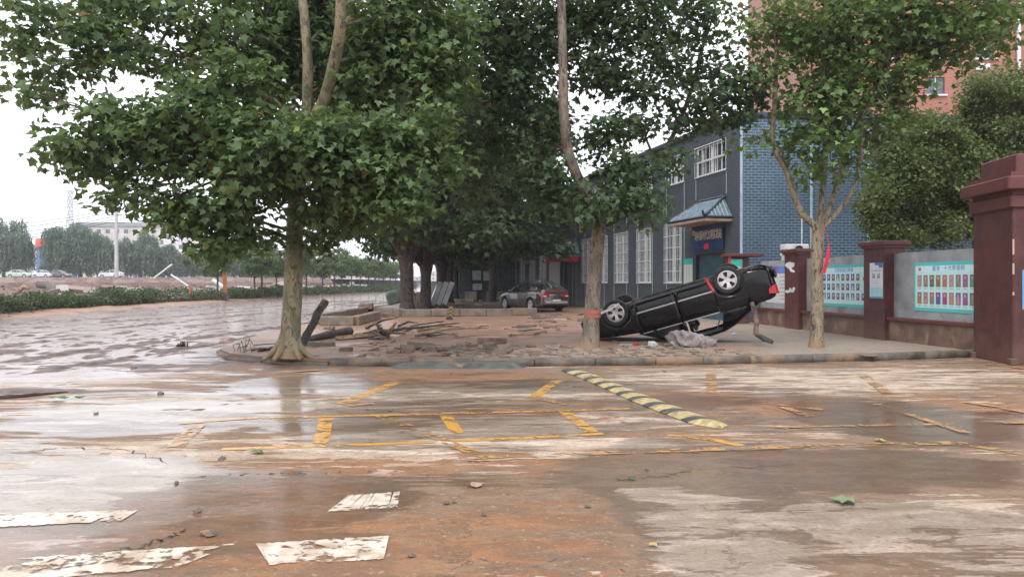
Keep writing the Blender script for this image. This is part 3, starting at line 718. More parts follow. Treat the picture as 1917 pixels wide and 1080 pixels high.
big_tree('large leaning-forked plane tree with thick pale trunk and flared roots by the leaning plank', b1, t1, r1, L1, B1, 'leaf1', 11, size=.142, spread=.19)
# tree 2
b2 = G(1104, 652, PZ)
y2 = b2.y
t2 = [b2, W(1108, 590, y2), W(1113, 520, y2), W(1120, 440, y2), W(1121, 420, y2)]
def r2(t): return .17 - .03 * t + .05 * max(0, 1 - t * 5)
L2 = [([W(1121, 430, y2), W(1108, 390, y2 - .25), W(1085, 340, y2 - .5), W(1064, 285, y2 - .7), W(1056, 220, y2 - .85), W(1054, 140, y2 - .9), W(1052, 40, y2 - .9), W(1050, -60, y2 - .9)], .115, .075),
      ([W(1122, 425, y2), W(1160, 375, y2 + .2), W(1215, 325, y2 + .4), W(1262, 250, y2 + .8), W(1300, 150, y2 + 1), W(1330, 20, y2 + 1.2)], .07, .03),
      ([W(1062, 280, y2), W(1010, 250, y2 + .3), W(975, 150, y2 + .5), W(965, 60, y2 + .6)], .05, .03)]
B2 = PB([(1120, 385, 15, .7, .7, .35, 1.1), (1190, 370, 15, .7, .7, .28, 1), (1045, 370, 15.6, .5, .5, .35, 1), (1010, 330, 15.6, .6, .8, .5), (1165, 320, 15.2, .7, .8, .4, .9), (1130, 260, 15.4, .6, .7, .45, .8), (1240, 300, 15.6, .45, .5, .2, .7), (1210, 400, 14.8, .35, .4, .12, .7),
         (1010, 230, 16.0, .7, .8, .7), (950, 160, 16, 1, 1.1, .9), (1000, 60, 16, 1.2, 1.2, .9), (920, 50, 16, 1.0, 1.2, 1.0), (1120, 130, 15.8, .8, .7, .6), (1110, 40, 15.9, 1.0, .8, .7), (1180, 230, 15.6, .5, .6, .3, .7), (1200, 90, 15.6, .8, .9, .6, .6), (1200, 10, 15.6, 1.2, 1, .5, .8),
         (1200, 170, 15.8, .7, .8, .4, .6), (1280, 110, 16, .8, .9, .5, .5), (1300, 40, 16, .8, .9, .5, .6), (1290, 190, 16.2, .6, .7, .35, .6), (1350, 140, 16.4, .7, .8, .5, .6), (1350, 220, 16.6, .8, .7, .2, .9), (1400, 185, 16.6, .8, .7, .28, .9), (1290, 240, 16.2, .5, .5, .2, .7), (1120, -50, 15.5, 3, 2, .5, .5), (900, 250, 16.6, .8, .9, .8), (880, 350, 17.5, .7, .9, .6, .8)], 900)
big_tree('slender plane tree with red and white tape round its trunk beside the overturned car', b2, t2, r2, L2, B2, 'leaf2', 12, size=.138, roots=False, spread=.22, mat='bark2')
# tree 3
b3 = G(1528, 650, PZ); y3 = b3.y
t3 = [b3, W(1530, 580, y3), W(1529, 500, y3), W(1531, 440, y3), W(1532, 415, y3)]
def r3(t): return .135 - .015 * t + .03 * max(0, 1 - t * 6) + .02 * max(0, (t - .85) * 6)
L3 = [([W(1530, 425, y3), W(1500, 400, y3), W(1482, 350, y3), W(1470, 315, y3), W(1446, 270, y3), W(1450, 200, y3), W(1453, 100, y3), W(1450, -40, y3)], .075, .03),
      ([W(1532, 425, y3), W(1540, 350, y3), W(1545, 250, y3), W(1540, 120, y3 + .2), W(1550, -40, y3 + .2)], .065, .035),
      ([W(1538, 425, y3), W(1560, 370, y3), W(1574, 325, y3), W(1600, 240, y3), W(1650, 150, y3), W(1690, 20, y3)], .07, .03),
      ([W(1542, 425, y3), W(1570, 395, y3), W(1596, 355, y3), W(1612, 290, y3), W(1615, 210, y3 - .2), W(1660, 190, y3 - .3)], .055, .025)]
B3 = PB([(1440, 140, 16, .8, .8, .5, .7), (1480, 60, 16, .9, .9, .6, .8), (1420, 40, 16, .7, .8, .5, .7), (1520, 180, 15.8, .8, .8, .6, 1), (1560, 80, 16, .9, .9, .7, .9), (1510, 250, 15.6, .6, .6, .4, .8), (1585, 200, 15.6, .7, .7, .5, .9), (1560, 280, 15.6, .55, .6, .3, .7), (1630, 130, 15.8, .7, .7, .6, .7),
         (1640, 30, 15.8, .9, .9, .6, .8), (1720, 60, 15.8, .9, .8, .5, .9), (1790, 40, 15.6, .9, .8, .45, 1), (1830, 60, 15.4, .5, .5, .3, .9), (1700, 130, 15.8, .6, .6, .35, .6), (1780, 120, 15.8, .4, .5, .2, .5), (1640, 250, 15.8, .55, .6, .4, .9), (1520, 330, 15.7, .25, .3, .3, .7), (1505, 290, 15.6, .3, .4, .3, .7), (1690, 220, 16, .5, .5, .35, .7),
         (1420, 270, 15.7, .35, .4, .15, .6), (1800, 0, 15.6, 1.1, .9, .3, .8), (1600, -40, 16, 2.5, 1.5, .4, .6), (1590, 310, 15.8, .3, .3, .3, .7), (1640, 320, 16, .25, .3, .25, .6), (1690, 60, 16.4, .8, .7, .6, 1), (1590, 120, 16.6, .8, .7, .7, 1), (1530, 60, 16.8, .9, .8, .8, .9), (1740, 120, 16.2, .5, .6, .35, .8), (1600, 20, 16.6, 1, .8, .6, .9), (1660, 180, 16.3, .5, .6, .35, .8), (1860, 20, 15.6, .8, .7, .35, .9), (1560, 170, 16.4, .6, .6, .5, .9), (1880, 85, 16, .35, .4, .15, .7), (1880, 30, 16, .6, .6, .3, .8), (1760, 90, 16.3, .7, .6, .3, .8), (1820, 110, 16.2, .5, .5, .15, .7), (1680, 170, 16.5, .5, .5, .3, .8), (1560, 230, 16.2, .5, .5, .4, .8)], 620)
big_tree('thin four-forked plane tree in front of the blue brick side wall and noticeboards', b3, t3, r3, L3, B3, 'leaf3', 13, size=.132, roots=False, spread=.22, mat='bark3')

# row of mature planes receding behind the long planter: one prototype, copied
def row_tree_proto():
    rng = np.random.default_rng(21)
    root = thing('street_tree', 'proto', 'tree')
    tm = MB(); limb(tm, [(0, 0, -.05), (.0, 0, 1.2), (-.05, 0, 2.6)], lambda t: .30 + .14 * max(0, 1 - t * 4) + .12 * max(0, t - .75) * 4, 0, 16, step=.2)
    tm.build('trunk', 'darkbark', root, smooth=True)
    lm = MB(); nodes = []
    for k in range(8):
        a = k * math.pi / 4 + rng.uniform(-.3, .3); L = rng.uniform(2.5, 5)
        nodes += limb(lm, [(0, 0, 2.3), (math.cos(a) * L * .45, math.sin(a) * L * .4, 3.8 + rng.uniform(0, 1.5)), (math.cos(a) * L, math.sin(a) * L * .8, 5.5 + rng.uniform(0, 4.5))], .18, .05, 8, step=.5)
    lm.build('limb', 'darkbark', root, smooth=True)
    bl = []
    for k in range(60):
        a = rng.uniform(0, 2 * math.pi); h = rng.uniform(0, 1); rad = (5.6 * math.sin(math.pi * min(.97, .22 + h * .75)) ** .7) * rng.uniform(.35, 1)
        bl.append(((rad * math.cos(a) * 1.15, rad * math.sin(a) * .85, 3.4 + h * 9.0 + (1 - min(1, rad / 4)) * .4 - (.9 if rad > 4 and h < .3 else 0)), (1.3, 1.3, .75), 420))
    cs, ow = spray_points(bl, rng, 14, .35)
    leaves('crown', 'leaf2', cs, ow, .27, rng, T_MAPLE, F_MAPLE, parent=root)
    return root
rt = row_tree_proto()
ROW = [(762, 586, 1.0, 0, 'dark thick-trunked plane tree at the planter corner, nearest of the row'), (797, 578, .93, 2.1, 'plane tree with whitewashed trunk base beside the leaning white slabs'), (826, 573, .95, 4, 'pale-trunked plane tree just behind the leaning white slabs'),
       (840, 567, .97, 1.2, 'fourth plane tree of the receding row behind the planter'), (851, 561.5, 1.0, 5.1, 'fifth plane tree of the receding row behind the planter'), (861, 559, 1.05, 3, 'dark plane tree beside the glazed blue kiosk, nearest to it'), (871, 556.5, 1.05, .6, 'farthest plane tree of the row, left edge of the glazed kiosk')]
for i, (px, py, sc, rz, lb) in enumerate(ROW):
    o = rt if i == 0 else copy_tree(rt)
    g = G(px, py, PZ); o.location = (g.x, g.y, PZ); o.rotation_euler = (0, 0, rz); o.scale = (sc, sc, sc * random.uniform(.95, 1.08)); o['label'] = lb; o['group'] = 'row of plane trees behind the planter'
# a wide crowned tree by the facade whose foliage hangs before it
def facade_tree():
    Y = 44
    b = Vector((-1.3, Y + 4, PZ))
    bl = PB([(960, 330, 42, 2.6, 2.2, 1.9), (1020, 400, 40, 1.8, 1.8, 1.5), (930, 430, 42, 2.2, 2, 1.6), (1000, 460, 40, 1.6, 1.6, .9), (900, 380, 44, 2.5, 2.2, 2), (1050, 330, 40, 1.5, 1.5, 1.5, .8), (970, 240, 44, 2.8, 2.2, 2.2), (930, 470, 41, 1.9, 1.8, .8), (1020, 260, 42, 2, 2, 2), (880, 470, 42, 1.6, 1.8, .8), (1040, 460, 39.5, 1.0, 1.2, .5), (900, 300, 44, 2.4, 2, 2)], 130)
    big_tree('broad dark tree whose low branches hang over the parked grey car', b, [b, b + Vector((.1, 0, 1.5)), b + Vector((0, 0, 3.4)), b + Vector((.3, -1, 6))], lambda t: .3 - .12 * t, [([b + Vector((0, 0, 3.2)), b + Vector((1.2, -3, 5)), b + Vector((2.6, -6, 5.5))], .14, .05)], bl, 'leaf2', 17, size=.30, roots=False, mat='darkbark', spread=.4, name='street_tree')
facade_tree()

# evergreen behind the boundary wall
def evergreen():
    rng = np.random.default_rng(31); Y = 23
    root = thing('evergreen_tree', 'dense olive-green evergreen tree bulging over the maroon boundary wall', 'tree', (14.3, Y, 0)); inv = Vector(root.location)
    tm = MB(); n_ = limb(tm, [(0, 0, 0), (.1, 0, 1.5), (0, 0, 4)], .28, .15, 12); tm.build('trunk', 'darkbark', root, smooth=True)
    lst = [(1665, 385, 21.3, .55, .8, .7), (1655, 430, 21.3, .4, .7, .4), (1670, 310, 21.6, .5, .7, .6), (1740, 350, 21, 1, 1, 1), (1690, 400, 21, .9, .9, .9), (1680, 330, 21.5, .7, .9, .9), (1720, 270, 22, 1.0, 1.1, .9), (1780, 330, 22, 1.3, 1.3, 1.2), (1790, 230, 22.5, 1.1, 1.2, .9), (1850, 190, 22.5, 1.3, 1.2, .9), (1930, 170, 23, 1.5, 1.3, 1.0), (1900, 280, 22.3, 1.5, 1.4, 1.2), (1740, 440, 21.3, 1.0, 1, .7), (1820, 420, 21.6, 1.3, 1.2, 1.0),
           (1680, 450, 21, .6, .7, .5), (2000, 250, 23, 1.8, 1.5, 2), (1900, 420, 22, 1.5, 1.3, 1.3), (1760, 370, 21.2, .9, .8, .8), (1700, 240, 22.5, .5, .6, .4), (2000, 400, 22.5, 2, 1.5, 1.5), (1850, 340, 21.5, 1.2, 1, 1), (1670, 285, 21.8, .4, .5, .4, .8)]
    bl = []
    for c, r, n in PB(lst, 3100):
        for k in range(9):
            d = rng.normal(size=3); d /= np.linalg.norm(d); d[2] = abs(d[2]) * .9 - .15; f = .85
            bl.append((tuple(Vector(c) - inv + Vector((d[0] * r[0] * f, d[1] * r[1] * f, d[2] * r[2] * f * 1.1))), (r[0] * .46, r[1] * .46, r[2] * .44), n // 9))
    tw = MB(); twigs_to(tw, n_, bl, rng, .05); tw.build('limb', 'darkbark', root)
    cs, ow = spray_points(bl, rng, 16, .16)
    leaves('crown', 'camphor', cs, ow, .10, rng, T_QUAD, F_QUAD, parent=root, upw=.6, jit=.45)
evergreen()

# ================================================================== brick building
C0 = Vector((7.9, 26.0, 0)); FD = Vector((-.230, .973, 0)).normalized(); FN = Vector((-FD.y, FD.x, 0))
SDir = Vector((1, .06, 0)).normalized(); SN = Vector((SDir.y, -SDir.x, 0))
BH = 7.25
def fr(t, z, w=0.0): return C0 + FD * t + FN * w + Vector((0, 0, z))
FROT = Matrix((FD, FN, Vector((0, 0, 1)))).transposed()     # local (t,w,z)->world
def fbox(mb, t0, t1, z0, z1, w0, w1, bev=0): return mb.box(fr((t0 + t1) / 2, (z0 + z1) / 2, (w0 + w1) / 2), (abs(t1 - t0), abs(w1 - w0), abs(z1 - z0)), FROT, bev)
def holed_wall(mb, P, u0, u1, v0, v1, holes, depth):
    us = sorted({u0, u1, *[h[0] for h in holes], *[h[1] for h in holes]}); vs = sorted({v0, v1, *[h[2] for h in holes], *[h[3] for h in holes]})
    for a, b in zip(us[:-1], us[1:]):
        for c, d in zip(vs[:-1], vs[1:]):
            if any(h[0] <= a + 1e-6 and h[1] >= b - 1e-6 and h[2] <= c + 1e-6 and h[3] >= d - 1e-6 for h in holes): continue
            mb.quad(P(a, c, 0), P(b, c, 0), P(b, d, 0), P(a, d, 0))
    for a, b, c, d in holes:
        for p, q in (((a, c), (b, c)), ((b, c), (b, d)), ((b, d), (a, d)), ((a, d), (a, c))):
            mb.quad(P(*p, 0), P(*q, 0), P(*q, -depth), P(*p, -depth))
LOW = [(4.4, 6.0, 3.9), (7.4, 9.0, 3.9), (10.1, 11.75, 3.9), (12.9, 14.5, 3.9), (15.4, 17.0, 3.9), (21.6, 23.2, 3.4), (24.4, 26.0, 3.4), (27.2, 28.8, 3.4), (30, 31.6, 3.4), (32.8, 34.4, 3.4)]
UPP = [(.87, 3.2)] + [(4.2 + 3.05 * i, 5.85 + 3.05 * i) for i in range(9)]
def building():
    root = thing('brick_building', 'long dark two-storey painted brick building with a bright blue brick end wall', 'building', tuple(C0))
    inv = -C0
    def off(o): o.location = inv; return o
    holes = [(a, b, 1.5, c) for a, b, c in LOW] + [(a, b, 5.57, 6.66) for a, b in UPP] + [(1.0, 3.2, 0.02, 2.62), (18.2, 20.4, 0.02, 2.7)]
    mb = MB(); holed_wall(mb, fr, 0, 36, 0, BH, holes, .22)
    o = mb.build('wall', 'facade', root); uvbox(o, -FD); off(o)
    mb = MB(); S = lambda u, z, w=0: C0 + SDir * u + SN * w + Vector((0, 0, z))
    mb.quad(S(0, 0), S(11, 0), S(11, BH), S(0, BH)); mb.quad(S(11, 0), fr(36, 0) + SDir * 11, fr(36, BH) + SDir * 11, S(11, BH))
    mb.quad(fr(36, 0), fr(36, 0) + SDir * 11, fr(36, BH) + SDir * 11, fr(36, BH))
    o = mb.build('wall', 'sidebrick', root); uvbox(o, SDir); o['label'] = 'bright blue painted brick end wall'; off(o)
    mb = MB(); mb.prism([(0, 0), (0, 1)], 0, 0) if False else None
    a = [S(-.08, BH, .08), S(11, BH, .08), fr(36, BH, .08) + SDir * 11, fr(36, BH, .1)]
    mb.add(a + [p + Vector((0, 0, .16)) for p in a], [[3, 2, 1, 0], [4, 5, 6, 7], [0, 1, 5, 4], [1, 2, 6, 5], [2, 3, 7, 6], [3, 0, 4, 7]])
    off(mb.build('roof', 'darkroof', root))
    def window(t0, t1, z0, z1, vb, hb, dbl=False):
        f = MB(); e = .05
        for (a, b, c, d) in ((t0, t0 + e, z0, z1), (t1 - e, t1, z0, z1), (t0 + e, t1 - e, z0, z0 + e), (t0 + e, t1 - e, z1 - e, z1)): fbox(f, a, b, c, d, -.10, -.03)
        m = (t0 + t1) / 2
        fbox(f, m - .03, m + .03, z0 + e, z1 - e, -.10, -.035)
        if dbl: fbox(f, t0 + e, t1 - e, (z0 + z1) / 2 - .02, (z0 + z1) / 2 + .02, -.09, -.04)
        wo_ = off(f.build('window', 'white_metal', root))
        p = MB(); p.quad(fr(t0, z0, -.13), fr(t1, z0, -.13), fr(t1, z1, -.13), fr(t0, z1, -.13)); p.build('pane', 'glass', wo_)
        g = MB(); nv = max(3, int((t1 - t0) / vb)); nh = max(1, int(round((z1 - z0) / hb)))
        for i in range(nv + 1):
            x = lerp(t0 - .02, t1 + .02, i / nv); fbox(g, x - .0075, x + .0075, z0 - .03, z1 + .03, .03, .045)
        for i in range(nh + 1):
            z = lerp(z0 - .02, z1 + .02, i / nh); fbox(g, t0 - .04, t1 + .04, z - .014, z + .014, .046, .062)
        g.build('grille', 'white_metal', wo_)
        c = MB(); k = 5
        for i in range(k):
            x0 = lerp(t0, t1, i / k); 
            if random.random() < .6: c.quad(fr(x0 + .02, z0, -.122), fr(x0 + .02 + random.uniform(.08, .2), z0, -.122), fr(x0 + .02 + random.uniform(.08, .2), z1, -.122), fr(x0 + .02, z1, -.122))
        if c.v: c.build('curtain', 'curtain', wo_)
    for a, b, c in LOW: window(a, b, 1.5, c, .15, .5)
    for a, b in UPP: window(a, b, 5.57, 6.66, .27, .54, True)
    # doors
    mb = MB(); fbox(mb, 1.07, 2.095, .03, 2.56, -.15, -.09); fbox(mb, 2.105, 3.13, .03, 2.56, -.15, -.09)
    d = off(mb.build('door', 'door', root)); h = MB(); fbox(h, 2.2, 2.23, 1.0, 1.3, -.09, -.05); fbox(h, 1.97, 2.0, 1.0, 1.3, -.09, -.05); h.build('handle', 'chrome', d)
    mb = MB(); fbox(mb, 1.0, 1.07, .02, 2.62, -.18, .03); fbox(mb, 3.13, 3.2, .02, 2.62, -.18, .03); fbox(mb, 1.07, 3.13, 2.56, 2.62, -.18, .03); off(mb.build('door_frame', 'darkmetal', root))
    mb = MB(); fbox(mb, 18.2, 20.4, .03, 2.7, -.3, -.22); d = off(mb.build('door', 'darkmetal', root)); h = MB()
    for x in (18.3, 19.3, 20.25): fbox(h, x, x + .05, .05, 2.65, -.219, -.18)
    h.build('door_frame', 'chrome', d)
    # vertical painted joints and corner pipe
    mb = MB()
    for t in (.87, 3.2, 4.2, 5.85, 7.3, 8.95, 10.3, 12, 13.4, 15.1, 16.5, 18.1): fbox(mb, t - .012, t + .012, .1 if t > 3.5 else 4.7, 5.5, 0, .012)
    off(mb.build('wall_joint', 'pipe', root))
    for u, w in ((.06, .05), (2.55, .05), (4.6, .05)):
        mb = MB(); p = S(u, .1, w); mb.tube([p, p + Vector((0, 0, BH - .15))], .045, 8); off(mb.build('downpipe', 'pipe', root, smooth=True))
    # tiled canopies
    def canopy(t0, t1, zr, ze, w, ins=.55):
        e = [fr(t0, ze, w), fr(t1, ze, w), fr(t1, ze, .0), fr(t0, ze, .0)]; r = [fr(t0 + ins, zr, .02), fr(t1 - ins, zr, .02)]
        mb = MB(); mb.add(e + r, [[0, 1, 5, 4], [1, 2, 5], [3, 0, 4]])
        n_ = int((t1 - t0) / .17)
        for i in range(n_ + 1):
            t = lerp(t0, t1, i / n_); tt = min(max(t, t0 + ins), t1 - ins); k = 1 - abs(t - tt) / ins
            a = fr(t, ze + .02, w); b = fr(t, lerp(ze, zr, k) + .02, w * (1 - k) + .02)
            if (b - a).length > .1: mb.tube([a, b], .035, 6)
        for sgn, te in ((1, t0), (-1, t1)):
            for i in range(1, 7):
                ww = w * i / 7; k = 1 - ww / w; a = fr(te, ze + .02, ww); b = fr(te + sgn * ins * k, lerp(ze, zr, k) + .02, ww); 
                if k > .15: mb.tube([a, b], .035, 6)
        c = off(mb.build('canopy_roof', 'roofblue', root, smooth=True))
        mb = MB(); mb.tube([r[0] + Vector((0, 0, .05)), r[1] + Vector((0, 0, .05))], .07, 8)
        for a, b, s in ((r[0], e[0], -1), (r[1], e[1], 1)):
            tip = b + FD * s * .18 + FN * .18 + Vector((0, 0, .2)); mb.tube([a + Vector((0, 0, .05)), a.lerp(b, .5) + Vector((0, 0, .02)), b + Vector((0, 0, .04)), b + FD * s * .1 + FN * .1 + Vector((0, 0, .07)), tip], [.05, .05, .06, .05, .03], 8)
        mb.tube([e[0], e[1]], .035, 6); mb.tube([e[0], e[3]], .035, 6); mb.tube([e[1], e[2]], .035, 6)
        mb.build('ridge', 'darkroof', c, smooth=True)
        mb = MB(); v = Vector((0, 0, -.06)); mb.add([p + v for p in e] + [p + v * 2.6 for p in e], [[0, 1, 2, 3], [4, 5, 6, 7], [0, 1, 5, 4], [1, 2, 6, 5], [3, 0, 4, 7]]); mb.build('soffit', 'soffit', c)
    canopy(.45, 3.4, 4.55, 3.82, 1.08); canopy(17.4, 20.9, 3.95, 3.15, 1.1)
    mb = MB(); fbox(mb, 17.5, 20.8, 2.72, 3.0, 1.0, 1.06); fbox(mb, 17.5, 17.56, 2.72, 3.0, 0.05, 1.0); off(mb.build('red_fringe', 'redcloth', root))
building()
def text(body, loc, rot, size, mat, parent, name='lettering', sx=1.0, align='CENTER', ext=.004):
    c = bpy.data.curves.new(name, 'FONT'); c.body = body; c.size = size; c.extrude = ext; c.align_x = align; c.align_y = 'CENTER'
    c.resolution_u = 2
    tmp = bpy.data.objects.new('tmp', c); C.objects.link(tmp); bpy.context.view_layer.update()
    me = bpy.data.meshes.new_from_object(tmp.evaluated_get(bpy.context.evaluated_depsgraph_get())); bpy.data.objects.remove(tmp)
    me.name = name; me.materials.clear(); me.materials.append(M[mat]); o = bpy.data.objects.new(name, me); C.objects.link(o)
    mw = Matrix.Translation(loc) @ rot.to_4x4() @ Matrix.Diagonal((sx, 1, 1, 1))
    if parent: o.parent = parent; o.matrix_local = Matrix.Translation(-Vector(parent.location)) @ mw if True else mw
    else: o.matrix_world = mw
    return o
M['cream'] = simple('cream_letters', (.72, .66, .55), .6, 0, .1, 6, .02)
M['bluetext'] = simple('blue_letters', (.08, .17, .40), .6, 0, .1, 6, .02)
M['navy'] = simple('navy_sign_board', (.015, .04, .13), .45, 0, .25, 3, .03)
TR = Matrix((-FD, Vector((0, 0, 1)), FN)).transposed()
def facade_signs():
    loc = fr(2.15, 2.72, .06)
    t = thing('door_sign', 'navy sign board with cream characters above the teal door', 'sign', tuple(loc)); off = -Vector(loc)
    mb = MB(); fbox(mb, 1.0, 3.35, 2.70, 3.66, .03, .09, .01); o = mb.build('board', 'navy', t); o.location = off
    text('河村新时代文明实践站', fr(2.08, 3.26, .10), TR, .40, 'cream', t, sx=.52)
    mb = MB(); mb.lathe([(0, 0), (.11, 0), (.11, .02), (0, .02)], 16, Matrix.Translation(fr(3.2, 3.42, .09)) @ FROT.to_4x4()); o = mb.build('emblem', 'orange', t); o.location = off
    mb = MB(); fbox(mb, 2.0, 2.35, 2.76, 2.96, .09, .11, .01); o = mb.build('red_badge', 'redcloth', t); o.location = off
    # notice boards either side of the door
    loc = fr(3.85, 1.4, 0)
    mb = MB(); mb.col = (.50, .58, .54); fbox(mb, 3.45, 4.2, 1.15, 2.45, .012, .03); mb.col = (.05, .42, .36); fbox(mb, 3.45, 4.2, 2.22, 2.45, .0305, .034); fbox(mb, 3.45, 4.2, 1.15, 1.28, .0305, .034); mb.col = (.4, .4, .4)
    for i in range(12): fbox(mb, 3.55, 4.1 - .1 * random.random(), 1.36 + i * .065, 1.375 + i * .065, .0305, .033)
    tag(mb.build('notice_board', 'print'), 'tall white notice with green bands between barred window and teal door', 'notice')
    for t0, z0, z1, lb in ((16.8, 4.35, 5.15, 'yellow vertical banner right of the far blue canopy, larger of two'), (20.2, 3.95, 4.35, 'small yellow sign left of the larger yellow banner')):
        mb = MB(); mb.col = (.75, .45, .02); fbox(mb, t0, t0 + .5, z0, z1, .03, .07, .01); mb.col = (.3, .08, .02)
        n_ = 3 if z1 - z0 > .5 else 1
        for i in range(n_): fbox(mb, t0 + .17, t0 + .33, z0 + .1 + i * .24, z0 + .26 + i * .24, .071, .075)
        tag(mb.build('wall_banner', 'print'), lb, 'banner')
    # pale shutter panel left of far door
    mb = MB(); mb.col = (.45, .47, .46); fbox(mb, 21.0, 23.4, 1.0, 2.9, .07, .1); tag(mb.build('white_panel', 'print'), 'large plain white panel on the dark wall behind the parked grey car', 'panel')
facade_signs()

# ================================================================== kiosk at the far end
def kiosk():
    b = Vector((-1.8, 58, PZ)); t = thing('glazed_kiosk', 'dark blue glazed shed on a low beige wall behind the trees', 'kiosk', tuple(b)); 
    mb = MB(); mb.box((-1.4, 0, .35), (.9, .3, .7)); mb.box((1.6, 0, .35), (3.6, .3, .7)); mb.build('base_wall', simple('beige_wall', (.30, .26, .21), .8, 0, .3, 2, .2), t)
    mb = MB(); mb.box((.3, 1.6, 1.6), (5.2, 2.8, 3.2)); mb.build('shell', simple('blue_grey_sheet', (.045, .075, .09), .4, 0, .4, 4, .1), t)
    mb = MB()
    for i in range(14): mb.box((-2.2 + i * .39, .12, 2.0), (.05, .06, 2.5))
    for z in (.75, 1.45, 2.5, 3.2): mb.box((.3, .06, z), (5.2, .05, .06))
    mb.build('frame', 'darkmetal', t)
    for x, z, w, h in ((-.95, 1.95, .75, .8), (-.1, 1.9, .75, .8), (-.9, 1.05, .8, .55)):
        mb = MB(); mb.box((x, -.02, z), (w, .03, h)); p = mb.build('window', simple('milky_pane', (.42, .45, .47), .3, 0, .3, 3, .02), t)
        mb = MB()
        for a, c, d, e in ((x, z + h / 2, w + .08, .06), (x, z - h / 2, w + .08, .06), (x - w / 2, z, .06, h), (x + w / 2, z, .06, h)): mb.box((a, -.06, c), (d, .05, e))
        mb.build('window_frame', 'darkmetal', p)
    mb = MB(); mb.box((.3, 1.4, 3.3), (5.8, 3.8, .12), (R(-3), 0, 0)); mb.build('roof', 'darkroof', t)
kiosk()

# ================================================================== boundary wall
def wx(Y, w=0.0): return 8.9 - .118 * (Y - 17.9) + w
WD = Vector((-.118, 1, 0)).normalized(); WNv = Vector((-WD.y, WD.x, 0))
WROT = Matrix((WD, WNv, Vector((0, 0, 1)))).transposed()
def wp(Y, z, w=0.0): return Vector((wx(Y), Y, z)) + WNv * w      # w>0 towards the street
def wbox(mb, Y0, Y1, z0, z1, w0, w1, bev=0):
    a = wp(Y0, 0); b = wp(Y1, 0); c = (a + b) / 2 + WNv * (w0 + w1) / 2; c.z = (z0 + z1) / 2
    return mb.box(c, ((b - a).length, abs(w1 - w0), z1 - z0), WROT, bev)
TW = Matrix((-WD, Vector((0, 0, 1)), WNv)).transposed()
def pier(Y0, lb, h=2.4, wd=.83, dp=.55):
    loc = wp(Y0 + wd / 2, PZ, -dp / 2)
    t = thing('brick_pier', lb, 'pier', tuple(loc), group='maroon piers of the boundary wall'); off = -loc
    mb = MB(); wbox(mb, Y0, Y0 + wd, .05, h, -dp, 0, .012); o = mb.build('shaft', 'maroon', t); o.location = off
    mb = MB(); wbox(mb, Y0 - .10, Y0 + wd + .10, h, h + .10, -dp - .1, .10, .012); wbox(mb, Y0 - .05, Y0 + wd + .05, h - .06, h, -dp - .05, .05); o = mb.build('cap', 'maroon2', t); o.location = off
    return t
pier(17.9, 'maroon wall pier carrying the white and blue paper poster'); pC = pier(22.0, 'maroon wall pier with torn white paper scraps, behind the upturned car')
# pier by the door faces the camera
def door_pier():
    c = W(1379, 529, 25.3); loc = Vector((c.x, c.y, PZ)); t = thing('brick_pier', 'maroon pier with a red left edge right of the teal door', 'pier', tuple(loc), group='maroon piers of the boundary wall')
    mb = MB(); mb.box((0, 0, 1.12), (.66, .5, 2.24), bev=.012); mb.build('shaft', 'maroon', t)
    mb = MB(); mb.box((.18, 0, 2.30), (1.25, .75, .10), bev=.012); mb.build('cap', 'maroon2', t)
    mb = MB(); mb.col = (.5, .08, .04); mb.box((-.31, -.262, 1.4), (.10, .02, 1.9)); mb.build('red_strip', 'print', t)
    mb = MB(); mb.col = (.55, .63, .58); mb.box((c.x - .08, c.y - .262, 1.9), (.37, .012, .75)); mb.col = (.06, .45, .36); mb.box((c.x - .08, c.y - .27, 2.16), (.37, .012, .22), (0, R(8), 0))
    tag(mb.build('poster', 'print'), 'small green topped notice on the pier beside the teal door', 'poster')
door_pier()
def segment(Y0, Y1, lb):
    loc = wp((Y0 + Y1) / 2, PZ, -.3); off = -loc
    t = thing('boundary_wall', lb, 'wall', tuple(loc), group='boundary wall panels')
    mb = MB(); wbox(mb, Y0, Y1, .05, .60, -.42, -.12); o = mb.build('plinth', 'brown_plinth', t); o.location = off
    mb = MB(); wbox(mb, Y0, Y1, .60, .68, -.46, -.06, .01); o = mb.build('ledge', 'maroon2', t); o.location = off
    mb = MB(); wbox(mb, Y0, Y1, .68, 2.20, -.40, -.26); o = mb.build('panel', 'plaster', t); o.location = off
segment(15.0, 17.9, 'grey plaster wall panel next to the big gate pier'); segment(18.73, 22.0, 'grey plaster wall panel behind the thin tree'); segment(22.83, 25.0, 'grey plaster wall panel behind the lifted rear of the upturned car')
